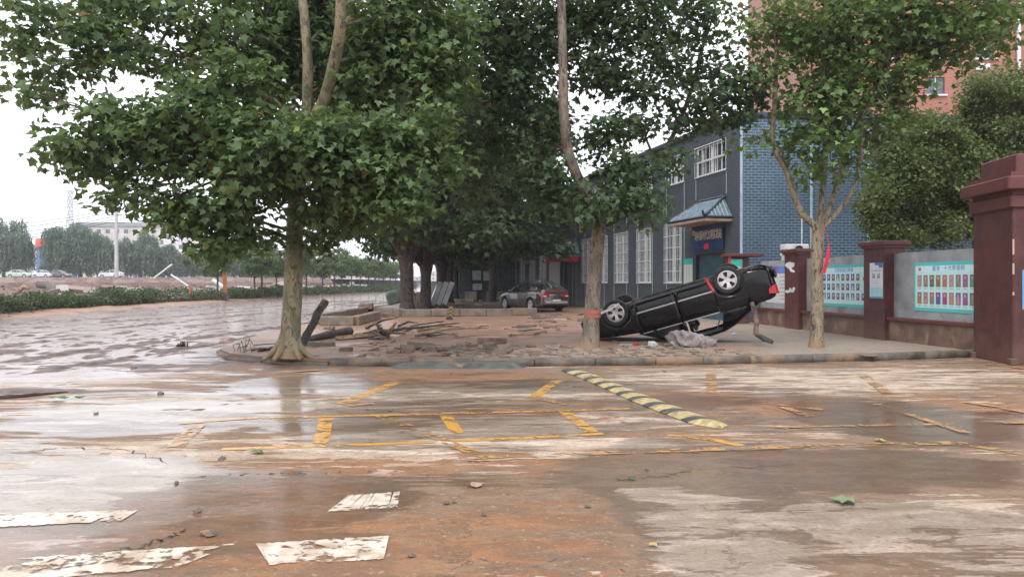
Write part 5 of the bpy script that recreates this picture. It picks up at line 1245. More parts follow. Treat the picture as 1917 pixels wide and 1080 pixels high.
def props():
    y = 14.4
    log('leaning_plank', 'dark split plank leaning up against the big pale trunk', 'plank', [W(566, 645, 14.6), W(583, 610, 14.7), W(600, 578, 14.8), W(611, 563, 14.9)], (.085, .075), 'log', .45, 7, .5)
    log('fallen_log', 'dark wet log with stubby end pointing to the big pale trunk', 'log', [G(572, 640, PZ) + Vector((0, 0, .05)), G(610, 634, PZ) + Vector((0, 0, .09)), G(655, 628, PZ) + Vector((0, 0, .12))], (.06, .12), 'log', .3)
    log('timber_beam', 'brownish timber beam lying beside the dark log', 'beam', [G(628, 637, PZ) + Vector((0, 0, .04)), G(700, 632, PZ) + Vector((0, 0, .07))], (.06, .07), 'wood', .2, 4)
    log('splintered_branch', 'pale splintered branch sticking up among the debris', 'branch', [G(722, 632, PZ), W(733, 614, 18.0), W(742, 603, 18)], (.07, .03), 'wood', .6, 6)
    log('splintered_branch', 'short dark stub beside the pale splintered branch', 'branch', [G(722, 630, PZ), W(713, 618, 18.2), W(706, 608, 18.3)], (.09, .04), 'log', .6, 5)
    log('splintered_branch', 'thin bent branch lying flat right of the debris heap', 'branch', [G(705, 628, PZ) + Vector((0, 0, .05)), G(735, 630, PZ) + Vector((0, 0, .1)), G(758, 626, PZ) + Vector((0, 0, .04))], (.05, .03), 'wood', .5, 6)
    log('driftwood_stick', 'long straight pale stick across the muddy pavement', 'stick', [G(655, 646, PZ), G(730, 641, PZ), G(850, 637, PZ)], (.018, .012), 'wood', .3, 5)
    log('driftwood_stick', 'dark rotten plank half buried at the left edge of the road', 'stick', [G(-60, 752) + Vector((0, 0, .0)), G(40, 744) + Vector((0, 0, .01)), G(128, 735)], (.05, .03), 'log', .5, 6, .5)
    # bricks, kerb blocks
    for i, (lb, px, py, d, rz) in enumerate([('dark square slab beside the leaning plank', 598, 650, (.62, .4, .13), 5), ('chunky broken kerb block on the muddy pavement right of centre', 921, 643, (.66, .2, .14), 8),
            ('reddish square brick at left end of the brick heap', 766, 660, (.2, .18, .16), 12), ('long dark kerb fragment in the brick heap', 787, 652, (.55, .15, .12), -4), ('grey cube of rubble below the kerb block', 918, 654, (.22, .2, .14), 20),
            ('dark brick fragment on smooth mud left of the brick heap', 648, 657, (.26, .12, .08), 4), ('dark brick pair end near the middle heap', 815, 659, (.32, .14, .13), -8), ('flat brown slab right of the heap', 850, 655, (.45, .16, .07), 3),
            ('small mud-covered block beside the long kerb fragment', 737, 661, (.28, .14, .06), -6), ('dark slab on top of the planter left end', 685, 577, (.6, .35, .2), 0), ('loose kerb stone leaning on planter', 712, 594, (.7, .2, .18), 30)]):
        box_thing('broken_block', lb, 'block', px, py, d, rz, 'brick' if i % 3 else 'concrete', (random.uniform(-8, 8), R(random.uniform(-4, 4))), z=PZ + (.28 if py < 580 else 0))
    rr = random.Random(4); m = MB(); m.box((0, 0, 0), (.2, .1, .06), None, .008); m.jitter(.006); proto = m.build('loose_brick', 'brick')
    spots = [(rr.gauss(800, 70), rr.gauss(655, 5)) for _ in range(16)] + [(rr.gauss(980, 120), rr.gauss(652, 8)) for _ in range(18)] + [(rr.gauss(690, 90), rr.uniform(640, 664)) for _ in range(10)] + [(rr.uniform(1000, 1090), rr.uniform(590, 615)) for _ in range(14)] + [(rr.uniform(600, 1050), rr.uniform(600, 640)) for _ in range(16)] + [(rr.uniform(880, 950), rr.uniform(560, 590)) for _ in range(8)]
    for i, (px, py) in enumerate(spots):
        o = proto if i == 0 else proto.copy()
        if i: C.objects.link(o)
        g = G(px, min(py, 666), PZ); o.location = (g.x, g.y, PZ + rr.uniform(.0, .035)); o.rotation_euler = (rr.gauss(0, .2), rr.gauss(0, .2), rr.uniform(0, 3.1)); s = rr.uniform(.6, 1.5); o.scale = (s, s * rr.uniform(.7, 1.2), s)
        zn = ('in the brick heap right of the debris', 'on the jumbled setts left of the taped tree', 'near the fallen log and branches', 'on the ground between taped tree and grey car', 'on the smooth red mud before the planter', 'before the glazed kiosk')[0 if i < 16 else 1 if i < 34 else 2 if i < 44 else 3 if i < 58 else 4 if i < 74 else 5]
        tag(o, 'loose mud-coated brick ' + zn, 'brick', 'loose bricks ' + zn)
    # small stones on wet forecourt
    m = MB(); m.box((0, 0, 0), (.05, .035, .022), None, .008); m.jitter(.006); st = m.build('small_stone', 'brick')
    for i, (px, py, s) in enumerate([(415, 860, 1.3), (770, 1042, 1), (835, 944, .9), (850, 941, .6), (1268, 684, 1.6), (1245, 696, 1.4), (370, 958, 1), (395, 1002, 1.4), (688, 768, 1), (730, 770, 1.2), (300, 738, 2), (250, 690, 2), (180, 775, 1), (1075, 725, .8), (845, 700, 1), (330, 905, .8), (905, 965, .7), (1100, 950, .8), (640, 1010, .6), (1210, 880, .8)]):
        o = st if i == 0 else st.copy()
        if i: C.objects.link(o)
        g = G(px, py); o.location = (g.x, g.y, .008); o.rotation_euler = (0, rr.uniform(-.3, .3), rr.uniform(0, 3)); o.scale = (s, s, s); tag(o, 'small dark pebble or clod on the wet forecourt', 'stone', 'pebbles and clods on the wet ground')
    # leaves on ground
    def leaf(lb, px, py, size, col, rz, z=.01):
        mm = MB(); T = T_MAPLE; g = G(px, py); c, s = math.cos(rz), math.sin(rz); mm.col = col
        V = [Vector((g.x + size * (c * x - s * y), g.y + size * (s * x + c * y), z + .018 * abs(math.sin(7 * x + 3 * y)) + abs(zz) * size * .5)) for x, y, zz in T]
        mm.add(V, F_MAPLE); p = g + Vector((0, 0, z)); tag(mm.build('fallen_leaf', 'attr'), lb, 'leaf')
    leaf('pale green plane leaf floating on the wet ground at right', 1600, 943, .17, (.15, .21, .09), 1.2); leaf('brown curled leaf in the middle of the wet forecourt', 893, 914, .11, (.34, .22, .16), .4)
    leaf('green leaf left of centre near the road edge, left one', 122, 751, .22, (.05, .12, .03), 1.5, .03); leaf('green leaf near the road edge, right of its larger twin', 148, 750, .13, (.04, .10, .025), .2, .03); leaf('small green leaf on the yellow lined bay', 492, 848, .12, (.05, .14, .03), 2)
    leaf('tiny dark green leaf by the glittering puddle', 1185, 897, .07, (.03, .07, .03), 2.4); leaf('small yellowish leaf near the bottom centre', 1228, 1022, .06, (.32, .28, .08), 2.2); leaf('brown leaf beside the big crosswalk puddle', 390, 1004, .08, (.3, .16, .09), 1)
    leaf('small green leaf on the faded line at right', 1655, 828, .1, (.25, .3, .08), .6); leaf('orange leaf on the mud by the kerb corner', 422, 652, .25, (.45, .14, .04), .3, .14)
    # twigs standing in mud, small shrub bits on the road
    mm = MB()
    for k in range(9): 
        a = G(458 + rr.uniform(-28, 20), 657 + rr.uniform(-4, 4), PZ); mm.tube([a, a + Vector((rr.uniform(-.1, .1), 0, rr.uniform(.08, .2))), a + Vector((rr.uniform(-.25, .25), 0, rr.uniform(.1, .25)))], .007, 4)
    tag(mm.build('twigs', 'log'), 'bare twigs sticking out of the mud left of the big tree', 'twigs')
    mm = MB(); a = G(340, 652)
    for k in range(12): mm.tube([a + Vector((rr.uniform(-.15, .15), 0, 0)), a + Vector((rr.uniform(-.12, .12), rr.uniform(-.1, .1), rr.uniform(.06, .18)))], (.03, .01), 5)
    tag(mm.build('weed_clump', 'hedge'), 'small dark weed clump standing in the flooded road', 'weed')
    # rag pile
    mm = MB(); n1, n2 = 64, 26; c = G(1292, 648, PZ); vs = []
    for i in range(n2):
        for j in range(n1):
            a = 2 * math.pi * j / n1; t = i / (n2 - 1); r = math.cos(t * math.pi / 2) ** .55 if t < 1 else 0
            rx = .50 * r * (1 + .15 * math.sin(3 * a + 1) + .06 * math.sin(9 * a)); ry = .30 * r * (1 + .12 * math.sin(4 * a))
            x = rx * math.cos(a); y_ = ry * math.sin(a); z = .30 * math.sin(t * math.pi / 2) * (1 - .4 * (x / .5 - .0)) 
            f = .028 * math.sin(26 * z + 9 * x + 3 * math.sin(6 * x + 2 * a)) + .018 * math.sin(40 * x + 22 * y_ + 5 * math.sin(12 * z))
            k = 1 + f / .28 * 1.3; vs.append(Vector((c.x + x * k, c.y + y_ * k, PZ + max(0.0, z + f * .8))))
    mm.add(vs, [[i * n1 + j, i * n1 + (j + 1) % n1, (i + 1) * n1 + (j + 1) % n1, (i + 1) * n1 + j] for i in range(n2 - 1) for j in range(n1)])
    tag(mm.build('rag_pile', 'cloth', smooth=True, ang=80), 'crumpled grey striped cloth heaped against the upturned car', 'cloth')
    box_thing('red_scrap', 'small red scrap on the ground under the upturned car', 'scrap', 1190, 646, (.16, .08, .05), 10, 'redcloth'); box_thing('pale_rubble', 'cream lump of rubble beside the cloth pile', 'rubble', 1222, 650, (.16, .14, .13), 30, 'white_wall', (20, 0))
    box_thing('pale_rubble', 'flat grey shard under the bonnet of the upturned car', 'rubble', 1172, 648, (.3, .1, .05), -5, 'plaster', (10, 0)); box_thing('pale_rubble', 'small white stone on mud behind the upturned car', 'rubble', 1374, 627, (.1, .08, .05), 5, 'white_metal')
    # tape round tree 2
    t = thing('barrier_tape', 'red and white tape wound round the slim trunk and tied to the car wheel', 'tape', (b2.x, b2.y, 1.0)); off = -Vector(t.location)
    mm = MB(); cx = W(1109, 582, b2.y); n_ = 20
    for zz, hh in ((-.0, .045), (-.09, .03)):
        vs = []
        for k in range(n_ + 1):
            a = 2 * math.pi * k / n_; p = Vector((cx.x + .172 * math.cos(a), cx.y + .172 * math.sin(a), cx.z + zz + .02 * math.sin(a))); mm.col = (.4, .12, .09); vs += [p - Vector((0, 0, hh)), p + Vector((0, 0, hh))]
        mm.add(vs, [[2 * k, 2 * k + 2, 2 * k + 3, 2 * k + 1] for k in range(n_)])
    o = mm.build('wrapped_band', 'attr', t, solid=.004); o.location = off
    mm = MB(); P = [W(1117, 584, b2.y - .12), W(1125, 586, b2.y + .4), W(1140, 580, 16.7), W(1158, 569, 17.2), W(1162, 576, 17.25)]
    for i, (a, b) in enumerate(zip(P[:-1], P[1:])):
        mm.col = ((.5, .12, .1), (.75, .72, .72), (.75, .74, .74), (.7, .68, .68))[i]; h = Vector((0, 0, .028)); mm.quad(a - h, b - h, b + h, a + h)
    o = mm.build('tape_strip', 'attr', t, solid=.003); o.location = off
    rs = random.Random(77)
    for i in range(26):
        zn, px, py = ('lying around the fallen log', rs.gauss(680, 60), rs.uniform(628, 664)) if i < 12 else ('on the red mud pool', rs.uniform(760, 1040), rs.uniform(604, 636)) if i < 20 else ('in the mud near the big trunk', rs.gauss(480, 35), rs.uniform(645, 662))
        a = G(px, py, PZ); an = rs.uniform(-.6, .6); L = rs.uniform(.25, .9); b_ = a + Vector((math.cos(an) * L, math.sin(an) * L, rs.uniform(0, .06)))
        log('driftwood_stick', 'thin broken stick ' + zn, 'stick', [a + Vector((0, 0, .02)), (a + b_) / 2 + Vector((0, rs.uniform(-.05, .05), .03)), b_ + Vector((0, 0, .02))], (rs.uniform(.012, .03), .008), 'log' if rs.random() < .6 else 'wood', .5, 5)['group'] = 'broken sticks ' + zn
    for i in range(16):
        px, py = rs.uniform(625, 800), rs.uniform(612, 636); a = G(px, py, PZ); an = rs.gauss(0, .5); L = rs.uniform(.6, 2.2); up_ = rs.uniform(.02, .35); b_ = a + Vector((math.cos(an) * L, math.sin(an) * L, up_)); mid = (a + b_) / 2 + Vector((0, rs.uniform(-.2, .2), rs.uniform(.02, .15)))
        log('tangled_branch', 'muddy branch in the tangle behind the dark fallen log', 'branch', [a + Vector((0, 0, .03)), mid, b_ + Vector((0, 0, .02))], (rs.uniform(.03, .06), .015), rs.choice(('log', 'wood', 'brick')), .5, 6)['group'] = 'branches tangled behind the fallen log'
    # planter kerbs
    def kerbwall(lb, pts, h, w):
        mb = MB(); P = [Vector((*p, 0)) for p in pts]
        for a, b in zip(P[:-1], P[1:]):
            d = b - a; k = max(1, round(d.length / 1.2))
            for i in range(k):
                c = a.lerp(b, (i + .5) / k); mb.box((c.x, c.y, PZ + h / 2 + random.uniform(-.015, .015)), (d.length / k - .02, w, h), (random.uniform(-.02, .02), 0, math.atan2(d.y, d.x) + random.uniform(-.02, .02)), .02)
        tag(mb.build('planter_wall', 'concrete', smooth=True, ang=40), lb, 'planter wall')
    g = lambda x, y: tuple(G(x, y, PZ)[:2])
    kerbwall('long low concrete planter edge behind the red mud pool', [g(752, 593), g(860, 592), g(1004, 590)], .30, .3)
    kerbwall('muddy planter edge running back along the flooded road', [g(594, 607), g(690, 588), g(752, 593)], .34, .3); kerbwall('short near planter edge beside the fallen branches', [g(600, 609), g(664, 609), g(706, 597)], .30, .28)
    # striped board
    c = G(841, 599, PZ); t = thing('striped_marker', 'tilted yellow and black striped marker board against the planter edge', 'marker', tuple(c), (0, R(9), 0))
    t.scale = (.8, .8, .8)
    for k in range(3):
        mb = MB(); z = .1 + k * .16; mb.col = (.26, .18, .07); mb.prism([(-.13, z), (0, z + .13), (0, z + .22), (-.13, z + .09)], 0, .03, lambda u, v, w: Vector((u, w, v))); mb.prism([(.14, z), (0, z + .13), (0, z + .22), (.14, z + .09)], 0, .03, lambda u, v, w: Vector((u, w, v))); mb.build('stripe', 'attr', t)
    mb = MB(); mb.col = (.03, .03, .03); mb.box((0, .045, .33), (.3, .02, .66)); mb.build('board', 'attr', t)
    # slabs leaning in the planter
    c = G(822, 577, PZ); t = thing('leaning_slabs', 'three long white slabs leaning between two tree trunks', 'slabs', tuple(c))
    for k in range(4): mb = MB(); mb.box((k * .32 - .5, 0, .72), (.26, .08, 1.5), (R(-12), R(20), 0), .01); mb.build('slab', 'white_wall', t)
    mb = MB()
    for k in range(16): mb.box((random.uniform(-.6, .9), random.uniform(-.5, .2), .1), (random.uniform(.2, .6), .15, .12), (random.uniform(-.5, .5), random.uniform(-.5, .5), random.uniform(0, 3)))
    tag_ = mb.build('rubble_heap', 'brick', t)
    c = G(742, 577, PZ); mb = MB(); mb.box((c.x, c.y, .75), (1.1, .5, .7), (R(12), R(-14), R(10)), .08); mb.box((c.x + .1, c.y - .1, 1.1), (.7, .3, .12), (R(5), R(-20), 0), .03); mb.col = (.2, .27, .22)
    o = mb.build('green_tarp_box', simple('grey_green_sheet', (.20, .26, .21), .6, 0, .3, 3, .3, mud=.2)); tag(o, 'grey-green crumpled sheet left of the dark planter tree', 'sheet')
    for i, (px, lb) in enumerate(((780, 'bundle of pale upright stakes between the first two row trees'), (787, 'orange-brown timber pieces stacked beside the second row tree'))):
        c = G(px, 578, PZ); mb = MB()
        for k in range(7): mb.col = ((.33, .25, .18), (.30, .19, .12))[i]; mb.box((c.x + (k - 3) * .14, c.y + .3 * i, .55), (.10, .08, random.uniform(.7, 1.05)), (0, random.uniform(-.15, .15), 0))
        tag(mb.build('timber_stack', 'attr'), lb, 'timber')
    # debris spread in front of kiosk and by the grey car
    rr2 = random.Random(9)
    for i in range(22):
        px, py = rr2.uniform(840, 950), rr2.uniform(556, 572); c = G(px, py, PZ); mb = MB(); mb.col = rr2.choice(((.32, .27, .22), (.2, .14, .1), (.4, .36, .32), (.25, .2, .12)))
        mb.box((c.x, c.y, PZ + .06), (rr2.uniform(.4, 1.6), rr2.uniform(.1, .3), rr2.uniform(.06, .16)), (0, rr2.uniform(-.1, .1), rr2.uniform(-.6, .6))); tag(mb.build('debris_board', 'attr'), 'muddy board among the debris before the glazed kiosk', 'board', 'boards and slabs strewn before the kiosk')
    for i in range(26):
        px, py = rr2.uniform(985, 1100), rr2.uniform(588, 612); c = G(px, py, PZ); mb = MB(); mb.col = rr2.choice(((.06, .055, .055), (.10, .08, .07), (.35, .33, .32), (.3, .14, .1)))
        mb.box((c.x, c.y, PZ + .02), (rr2.uniform(.1, .6), rr2.uniform(.08, .3), rr2.uniform(.02, .06)), (0, 0, rr2.uniform(-.6, .6)), .01); tag(mb.build('road_scrap', 'attr'), 'flat scrap of wreckage on the ground behind the taped tree', 'scrap', 'scraps of wreckage near the grey car')
props()

# ================================================================== far left: hedge, river wall, far bank
def hedge():
    rng = np.random.default_rng(41)
    P = [(-16.5, 22), (-22.6, 32), (-23.6, 40), (-23.7, 50), (-23.2, 62), (-22.6, 80), (-21.5, 100), (-20.3, 125), (-19, 150)]
    labels = ['ragged muddy hedge end at the left edge of the photo', 'low clipped hedge beside the flooded road, between ragged end and orange post', 'hedge under the row of young street trees', 'far thin end of the roadside hedge']
    segs = [(0, 2), (2, 4), (4, 6), (6, 8)]
    for (a, b), lb in zip(segs, labels):
        o_ = Vector((*P[a], 0)); t = thing('hedge', lb, 'hedge', tuple(o_)); cs = []
        for k in range(a, b):
            p, q = Vector((*P[k], 0)), Vector((*P[k + 1], 0)); L = (q - p).length; n_ = int(L * (800 if k == 0 else 520 if k < 3 else 260 if k < 5 else 110)); t_ = rng.random(n_)
            x = p.x + (q.x - p.x) * t_ + rng.normal(0, .38, n_) - .35; y = p.y + (q.y - p.y) * t_ + rng.normal(0, .2, n_)
            top = .90 + .16 * np.sin(t_ * L * 1.3 + k) + .13 * np.sin(t_ * L * 3.1 + 2 * np.sin(t_ * L * .7)) + .12 * np.sin(t_ * L * .55 + 2 * k) + (.35 if k == 0 else 0); z = top * rng.random(n_) ** .55 + .05
            cs.append(np.stack([x - o_.x, y - o_.y, z], 1))
        cs = np.concatenate(cs); ow = rng.normal(0, 1, cs.shape); ow[:, 0] += .5; ow[:, 1] -= .5; ow /= np.linalg.norm(ow, axis=1)[:, None]
        leaves('foliage', 'hedge', cs, ow, .13 if a < 4 else .2, rng, T_QUAD, F_QUAD, parent=t, upw=.5)
        mb = MB()
        for k in range(a, b):
            p, q = Vector((*P[k], 0)), Vector((*P[k + 1], 0)); d = (q - p).normalized()
            for i in range(int((q - p).length / 1.2)):
                s = p.lerp(q, i / ((q - p).length / 1.2)) - o_; mb.tube([s + Vector((-.3, 0, 0)), s + Vector((random.uniform(-.5, 0), random.uniform(-.2, .2), .6))], .03, 5)
        mb.build('stem', 'twig', t)
hedge()
def far_left():
    # mud bank at the foot of the hedge, river wall, far terrace
    def strip(name, pts, z0, z1, w, mat):
        mb = MB(); P = [Vector((*p, 0)) for p in pts]; vs = []
        for p in P: vs += [p + Vector((0, 0, z0)), p + Vector((0, 0, z1)), p + Vector((-w, w * .3, z1)), p + Vector((-w, w * .3, z0))]
        fs = [[4 * i + j, 4 * i + 4 + j, 4 * i + 4 + (j + 1) % 4, 4 * i + (j + 1) % 4] for i in range(len(P) - 1) for j in range(4)] + [[0, 1, 2, 3], [4 * len(P) - 4 + j for j in (3, 2, 1, 0)]]
        mb.add(vs, fs); return mb.build(name, mat)
    m, t = nt('river_wall'); n = N(t); co = n.node('ShaderNodeTexCoord').outputs['Object']
    f = n.noise(n.mapping(co, (1, 1, 3)), .35, 7, .8); g = n.noise(co, 2.5, 6)
    c = n.mix(n.step(f, .4, .6), (.145, .095, .085), (.24, .175, .15)); c = n.mix(n.step(g, .55, .7, 0, .7), c, (.32, .26, .23))
    pq = n.pr(Base_Color=c, Roughness=.8, Normal=n.bump(g, .8, .3)); n.out(pq.outputs[0]); M['riverwall'] = m
    struct(strip('riverbank', [(-140, 112), (-70, 112), (-40, 116), (-30, 128)], -3.2, 1.5, 40, 'riverwall'))
    mb = MB(); y0 = 115
    mb.add([Vector(v) for v in ((-700, 118, 2.35), (-44, 118, 2.35), (-34, 140, 2.2), (-60, 900, 2.5), (-900, 900, 2.5))], [[0, 1, 2, 3, 4]])
    mb.add([Vector(v) for v in ((-700, 118, 2.35), (-44, 118, 2.35), (-34, 140, 2.2), (-700, 114, -3), (-42, 114, -3), (-30, 138, -3))], [[0, 1, 4, 3], [1, 2, 5, 4]])
    struct(mb.build('far_bank', 'riverwall'))
    rr = random.Random(8)
    # willows
    def willow(lb, px, py0, py1, Y, rx, n_, seed, base=None):
        rng = np.random.default_rng(seed); b = W(px, py1, Y); b.z = 2.3; H = (529 - py0) / F * Y + CAMZ - b.z
        root = thing('willow_tree', lb, 'tree', tuple(b)); tm = MB(); limb(tm, [(0, 0, -.3), (.2, 0, H * .3), (0, 0, H * .7)], .5, .2, 10, step=1); tm.build('trunk', 'twig', root, smooth=True)
        cs = []; lobes = [(rng.uniform(-.75, .75) * rx, rng.uniform(-.6, .6) * rx, rng.uniform(.55, 1.0)) for _ in range(26)]
        for (lx, ly, h) in lobes:
            h *= math.sqrt(max(.1, 1 - .8 * (abs(lx) / rx) ** 2))
            for s in range(int(n_ * 1.5) // 26 // 16):
                a = rng.uniform(0, 6.28); r = rx * .26 * rng.random() ** .5; x, y = lx + r * math.cos(a), ly + r * math.sin(a); top = H * h * (1 - .12 * (r / (rx * .26)) ** 2); ln = rng.uniform(.3, .8) * H * h
                z = top - np.linspace(0, 1, 16) * ln; z = np.maximum(z, .5 + rng.random() * .8)
                cs.append(np.stack([x + np.full(16, 0) + rng.normal(0, .12, 16) + (top - z) * .04 * math.cos(a), y + rng.normal(0, .12, 16), z], 1))
        cs = np.concatenate(cs); ow = rng.normal(0, 1, cs.shape); ow[:, 2] = -abs(ow[:, 2]); ow /= np.linalg.norm(ow, axis=1)[:, None]
        leaves('crown', 'willow', cs, ow, .8, rng, T_LONG * np.array([1.5, 1, 1]), F_QUAD, parent=root, droop=2.6, upw=.05, tj=.25)
    willow('big rounded willow at the left edge across the river', 8, 398, 522, 160, 6, 16000, 51)
    willow('broad drooping willow left of the concrete utility pole', 150, 410, 522, 165, 7.4, 22000, 52)
    willow('willow thicket just right of the concrete utility pole', 262, 428, 522, 170, 4.8, 12000, 53); willow('darker bushy willow right of the pole behind the leaning sticks', 318, 452, 522, 172, 4.2, 9000, 54)
    willow('hazy willow at the far right of the opposite bank', 385, 455, 522, 180, 5.5, 10000, 55); willow('low hazy willow beyond the leafless sticks', 450, 470, 522, 190, 7, 9000, 56); willow('hazy dark thicket behind the young street trees', 545, 478, 524, 200, 9, 10000, 57)
    willow('distant willow partly behind the young street trees', 500, 480, 524, 215, 8, 8000, 58); willow('small shrub-like willow beside the red-roofed building', 100, 478, 522, 175, 3, 4000, 59)
    # utility pole and wires
    b = W(218, 523, 125); t = thing('utility_pole', 'tall concrete utility pole with crossarms on the far bank', 'pole', (b.x, b.y, 2.3)); H = 141 / F * 125 + CAMZ - 2.3
    mb = MB(); mb.tube([(0, 0, -.2), (0, 0, H)], [.34, .2], 12); mb.build('shaft', 'concrete' if False else simple('pale_concrete', (.42, .43, .43), .7, 0, .15, 1, .1), t, smooth=True)
    for z in (H - .3, H - 1.3, H - 2.6): mb = MB(); mb.box((-.3, 0, z), (2.4 if z > H - 2 else 3.4, .12, .12)); mb.build('crossarm', 'darkmetal', t)
    mb = MB()
    for z in (H - .1, H - 1.1): 
        for x in (-1.2, -.6, .6): mb.lathe([(.0, 0), (.08, 0), (.1, .1), (.05, .3), (0, .3)], 8, Matrix.Translation((x, 0, z)), 'Z')
    mb.build('insulator', 'white_metal', t)
    for i, (z, dx) in enumerate(((H - .3, -.5), (H - .9, -1.2), (H - 1.4, .4), (H - 2.0, -.2), (H - 2.6, -1.4))):
        mb = MB(); a = Vector((b.x + dx, b.y, 2.3 + z)); e = W(-260 - 30 * i, 395 + i * 14, 170); P = [a.lerp(e, k / 14) - Vector((0, 0, 3.0 * (1 - (2 * k / 14 - 1) ** 2))) for k in range(15)]; mb.tube(P, .045, 4)
        tag(mb.build('power_line', 'darkmetal'), 'thin power line sagging left from the concrete pole', 'power line', 'power lines over the far bank')
    # pylon
    Y = 420; b = W(131, 500, Y); t = thing('pylon', 'faint lattice pylon rising behind the willows', 'pylon', (b.x, b.y, 0)); k_ = Y / F; H = 178 * k_
    def leg(z, s, q): w = lerp(8.5 * k_, 3.2 * k_, min(1, z / (H * .8))) * 1.0; return Vector((s * w, q * w, z))
    zs = [H * f for f in (0, .2, .38, .52, .63, .72, .8, .88, .95, 1)]
    mb = MB()
    for s, q in ((-1, -1), (1, -1), (1, 1), (-1, 1)): mb.tube([leg(z, s, q) for z in zs], .22, 4)
    for i in range(len(zs) - 1):
        for (s, q), (s2, q2) in (((-1, -1), (1, -1)), ((1, 1), (-1, 1)), ((1, -1), (1, 1)), ((-1, 1), (-1, -1))): mb.tube([leg(zs[i], s, q), leg(zs[i + 1], s2, q2)], .13, 4); mb.tube([leg(zs[i + 1], s, q), leg(zs[i], s2, q2)], .13, 4)
    mb.build('lattice', 'chrome', t)
    for f, w in ((.78, 13), (.88, 10), (1.0, 12)):
        mb = MB(); mb.tube([(-w * k_, 0, H * f), (w * k_, 0, H * f)], .25, 4)
        for s in (-1, 1): mb.tube([(s * w * k_, 0, H * f), (s * 3 * k_, 0, H * (f - .04))], .15, 4); mb.tube([(s * w * k_, 0, H * f), (s * w * k_, 0, H * f - 2.2)], .2, 4)
        mb.build('crossarm', 'chrome', t)
    # buildings across the river
    def house(lb, px0, px1, pyt, Y, wall, roofc, rows=3, flat=True, roofh=1.5, zb=2.0):
        a, b_ = W(px0, pyt, Y), W(px1, pyt, Y); w = b_.x - a.x; h = a.z - zb; t = thing('far_building', lb, 'building', ((a.x + b_.x) / 2, Y, zb)); mb = MB(); mb.box((0, 5, h / 2), (w, 10, h)); mb.build('wall', simple('far_wall', wall, .8, 0, .12, .3, 0), t)
        mb = MB(); mb.box((0, 5, h + roofh / 2), (w * 1.04, 11, roofh), None, 0, .96 if flat else .8); mb.build('roof', simple('far_roof', roofc, .7, 0, .15, .3, 0), t)
        nc = max(2, int(w / 3.6))
        for r in range(rows):
            for c in range(nc): mb = MB(); mb.box((-w / 2 + w * (c + .5) / nc, -.03, h * (r + .55) / rows), (1.7, .1, min(1.6, h / rows * .55))); mb.build('window', 'glass', t)
    house('blue-fronted building under a red tiled roof across the river', 68, 104, 462, 200, (.10, .16, .30), (.60, .10, .07), 2, True, 2.2); house('long pale apartment block behind the willows and pole', 142, 330, 424, 300, (.50, .47, .45), (.22, .24, .26), 5, True, 1.6); house('white four-storey block right of the pale apartment block', 306, 372, 436, 290, (.60, .58, .58), (.40, .38, .38), 5)
    house('small hazy white block left of the orange post', 372, 410, 458, 330, (.6, .58, .57), (.45, .42, .42), 4); house('low blue-roofed shed far down the road', 690, 780, 533, 330, (.45, .42, .42), (.10, .16, .42), 1, True, 1.6, -.5)
    # faint pink and white town at road end
    for i in range(16):
        px = 560 + i * 26 + rr.uniform(-8, 8); w = rr.uniform(14, 30); house('hazy pinkish town block at the end of the road, %s from the left' % 'first second third fourth fifth sixth seventh eighth ninth tenth eleventh twelfth thirteenth fourteenth fifteenth sixteenth'.split()[i], px, px + w, rr.uniform(498, 522), 560 + rr.uniform(-60, 120), rr.choice(((.55, .42, .36), (.55, .5, .48), (.48, .42, .42))), (.4, .32, .3), 3, True, 1.5, 0)
    for o in bpy.data.objects:
        if o.get('label', '').startswith('hazy pinkish town'): o['group'] = 'distant town blocks'
    # hills
    mb = MB(); xs_ = np.linspace(-1600, 1100, 60); vs = []
    for x in xs_: h = 55 + 30 * math.sin(x * .004) + 18 * math.sin(x * .011 + 1) + 8 * math.sin(x * .03); vs += [Vector((x, 1500, -5)), Vector((x, 1650, h * .7)), Vector((x, 1900, h))]
    mb.add(vs, [[3 * i + j, 3 * i + 3 + j, 3 * i + 4 + j, 3 * i + 1 + j] for i in range(59) for j in range(2)]); struct(mb.build('hills', 'hill', smooth=True))
    # far parked vehicles
    for i, (px, py, paint, lb, yaw, sc) in enumerate(((37, 519, 'green_paint', 'pale green car parked under the left willow', 180, 1.0), (82, 519, 'white_paint', 'white car parked right of the pale green car', 165, .95), (208, 522, 'white_paint', 'white car parked at the foot of the concrete pole', 0, .95), (112, 518, 'grey_paint', 'dark car half hidden behind the broad willow', 170, .95))):
        Y = 140; p = W(px, py, Y); t = thing('parked_car', lb, 'car'); build_car(t, CAR, paint); a = R(yaw)
        t.matrix_world = Matrix.Translation((p.x, Y, 2.36)) @ Matrix.Rotation(a, 4, 'Z') @ Matrix.Diagonal((sc, sc, sc * 1.08, 1)) @ Matrix.Translation((-2.2, 0, 0))
    # debris on the river wall
    def stick(lb, a, b, r, mat, Y, Y2=None): log('washed_up_pole', lb, 'pole', [W(*a, Y), W(*b, Y2 or Y)], r, mat, .1, 6)
    stick('long pale pole leaning among the debris across the river', (288, 521), (322, 495), .14, 'white_wall', 118); stick('thin white pole slanting down towards the hedge', (320, 514), (352, 535), .12, 'white_wall', 100); stick('white slab-like pole left of the orange post', (398, 524), (421, 539), .22, 'white_metal', 85)
    log('fallen_branch', 'dark curved trunk lying over the river wall at left', 'branch', [W(72, 533, 60), W(90, 536, 58), W(103, 547, 55), W(110, 558, 52)], (.28, .12), 'log', .3); log('fallen_branch', 'pale forked driftwood stump on the wall at far left', 'branch', [W(34, 546, 60), W(45, 536, 60), W(54, 541, 60)], (.22, .12), 'wood', .4)
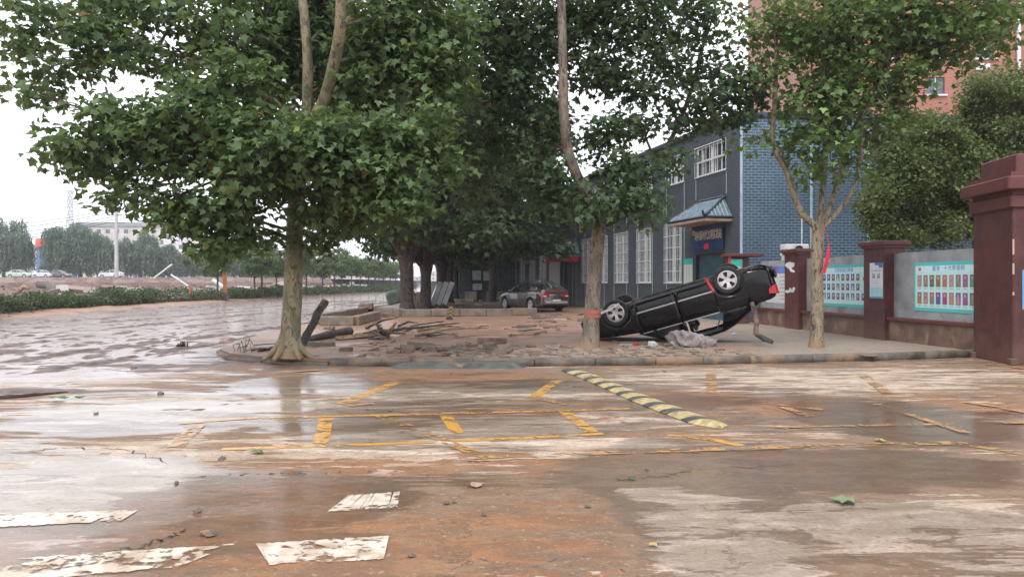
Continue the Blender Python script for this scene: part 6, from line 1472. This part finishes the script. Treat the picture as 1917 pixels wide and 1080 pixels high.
    # orange post
    b = W(421, 548, 60); t = thing('orange_post', 'upright orange timber post beyond the hedge', 'post', (b.x, 60, 0)); mb = MB(); mb.box((0, 0, 1.5), (.26, .2, 3.0)); mb.build('shaft', 'orange', t); mb = MB(); mb.box((0, 0, .3), (.5, .4, .6)); mb.build('base', 'concrete', t)
    b = W(357, 545, 52); mb = MB(); mb.box((b.x, 52, .95), (.16, .12, .5), (0, R(12), 0), .03); tag(mb.build('red_plastic_piece', simple('faded_red_plastic', (.42, .06, .04), .5, 0, .3, 6, .1)), 'small red plastic piece caught on the hedge top', 'plastic')
    # near river wall / debris bank just beyond the hedge
    mb = MB(); rng = np.random.default_rng(5)
    for k in range(70):
        Y = rng.uniform(48, 125); x = -25.0 - rng.uniform(0, 12); mb.col = [(.30, .22, .18), (.20, .14, .12), (.42, .38, .36), (.5, .48, .48)][rng.integers(0, 4)]
        mb.box((x, Y, rng.uniform(.2, 1.1)), (rng.uniform(.5, 4), rng.uniform(.2, 1.2), rng.uniform(.1, .5)), (rng.normal(0, .2), rng.normal(0, .15), rng.uniform(-.7, .7)))
    o = mb.build('river_debris', 'attr'); struct(o, 'stuff'); o['label'] = 'broken slabs and debris piled beyond the hedge'; o['category'] = 'debris'
    mb = MB(); mb.prism([(-24.2, 30), (-24.4, 60), (-22.6, 110), (-20, 150), (-30, 150), (-40, 60), (-60, 34)], -3, .35); struct(mb.build('mud_bank', 'riverwall'))
    # young street trees beyond hedge
    rng = np.random.default_rng(61)
    root = thing('young_street_tree', 'proto', 'tree'); tm = MB(); nn = limb(tm, [(0, 0, 0), (.05, 0, 1.4), (0, 0, 2.6)], .11, .07, 8); 
    for k in range(5): limb(tm, [(0, 0, 2.0 + .15 * k), (math.cos(k * 1.3) * .7, math.sin(k * 1.3) * .7, 3.1 + .2 * k)], .045, .015, 5)
    tm.build('trunk', 'darkbark', root, smooth=True)
    bl = [((rng.normal(0, .75), rng.normal(0, .75), rng.uniform(2.8, 5.0)), (.6, .6, .42), 150) for _ in range(18)]; cs, ow = spray_points(bl, rng, 10, .2); leaves('crown', 'leaf1', cs, ow, .26, rng, T_QUAD, F_QUAD, parent=root)
    for i in range(16):
        Y = 58 + i * 5.2 if i > 1 else (58, 66)[i]; x = (-22.9 if i > 3 else -23.0) + .012 * max(0, Y - 90) * 3.2
        o = root if i == 0 else copy_tree(root); s = random.uniform(.85, 1.12); o.location = (x + random.uniform(-.3, .3), Y, 0); o.rotation_euler = (0, 0, random.uniform(0, 6)); o.scale = (s, s, s)
        o['label'] = ('young tree next to the orange post' if i == 0 else 'low spreading young tree second from the orange post' if i == 1 else ('third fourth fifth sixth seventh eighth ninth tenth eleventh twelfth thirteenth fourteenth fifteenth last'.split()[i - 2] + ' young slim-trunked street tree beyond the hedge, counted from the orange post')); o['group'] = 'young trees beyond the hedge'
far_left()
def apartment():
    t = thing('apartment_block', 'tall salmon-red apartment block rising behind the trees at right', 'building', (40, 62, 0)); x0 = W(1500, 0, 62).x; x1 = 60
    P = lambda u, z, w=0: Vector((u - 40, -w, z)); holes = []
    for z in range(0, 12):
        for k in range(9): u = x0 + 2.2 + k * 4.1; holes.append((u, u + 1.5, 2 + z * 3.0, 3.5 + z * 3.0)) if u + 1.5 < x1 else None
    mb = MB(); holed_wall(mb, P, x0, x1, 0, 38, holes, .15); mb.quad(P(x0, 0), P(x0, 0, -14), P(x0, 38, -14), P(x0, 38)); mb.quad(P(x0, 38), P(x1, 38), P(x1, 38, -14), P(x0, 38, -14)); o = mb.build('wall', 'apartment', t); uvbox(o, Vector((1, 0, 0)))
    n_ = 0
    for a, b, c, d in holes:
        if d > 30 or c < 9: continue
        n_ += 1
        if n_ > 90: break
        mb = MB(); mb.quad(P(a, c, -.14), P(b, c, -.14), P(b, d, -.14), P(a, d, -.14)); w = mb.build('window', 'glass', t); mb = MB(); mb.box(P((a + b) / 2, c, .06), (b - a + .3, .25, .14)); mb.box(P((a + b) / 2, (c + d) / 2, -.1), (.07, .06, d - c)); mb.build('sill', 'white_metal', w)
    mb = MB(); mb.tube([P(W(1905, 0, 62).x, 0, .15), P(W(1905, 0, 62).x, 37, .15)], .16, 8); mb.build('downpipe', 'white_metal', t, smooth=True)
    mb = MB(); mb.box(P(W(1836, 0, 62).x, 19.3, .1), (1.2, .4, .5)); mb.build('air_conditioner', 'white_metal', t)
apartment()
# ------------------------------------------------------------------ haze
HAZE = True
if HAZE:
    m, t = nt('haze_air'); v = t.nodes.new('ShaderNodeVolumePrincipled'); v.inputs['Color'].default_value = (.86, .92, 1, 1); v.inputs['Density'].default_value = .00048; v.inputs['Anisotropy'].default_value = .2
    o_ = t.nodes.new('ShaderNodeOutputMaterial'); t.links.new(v.outputs[0], o_.inputs['Volume'])
    mb = MB(); mb.box((-250, 1250, 58), (3400, 2900, 126)); o = mb.build('haze', m); o['kind'] = 'stuff'; o['label'] = 'pale humid haze filling the air'; o['category'] = 'haze'
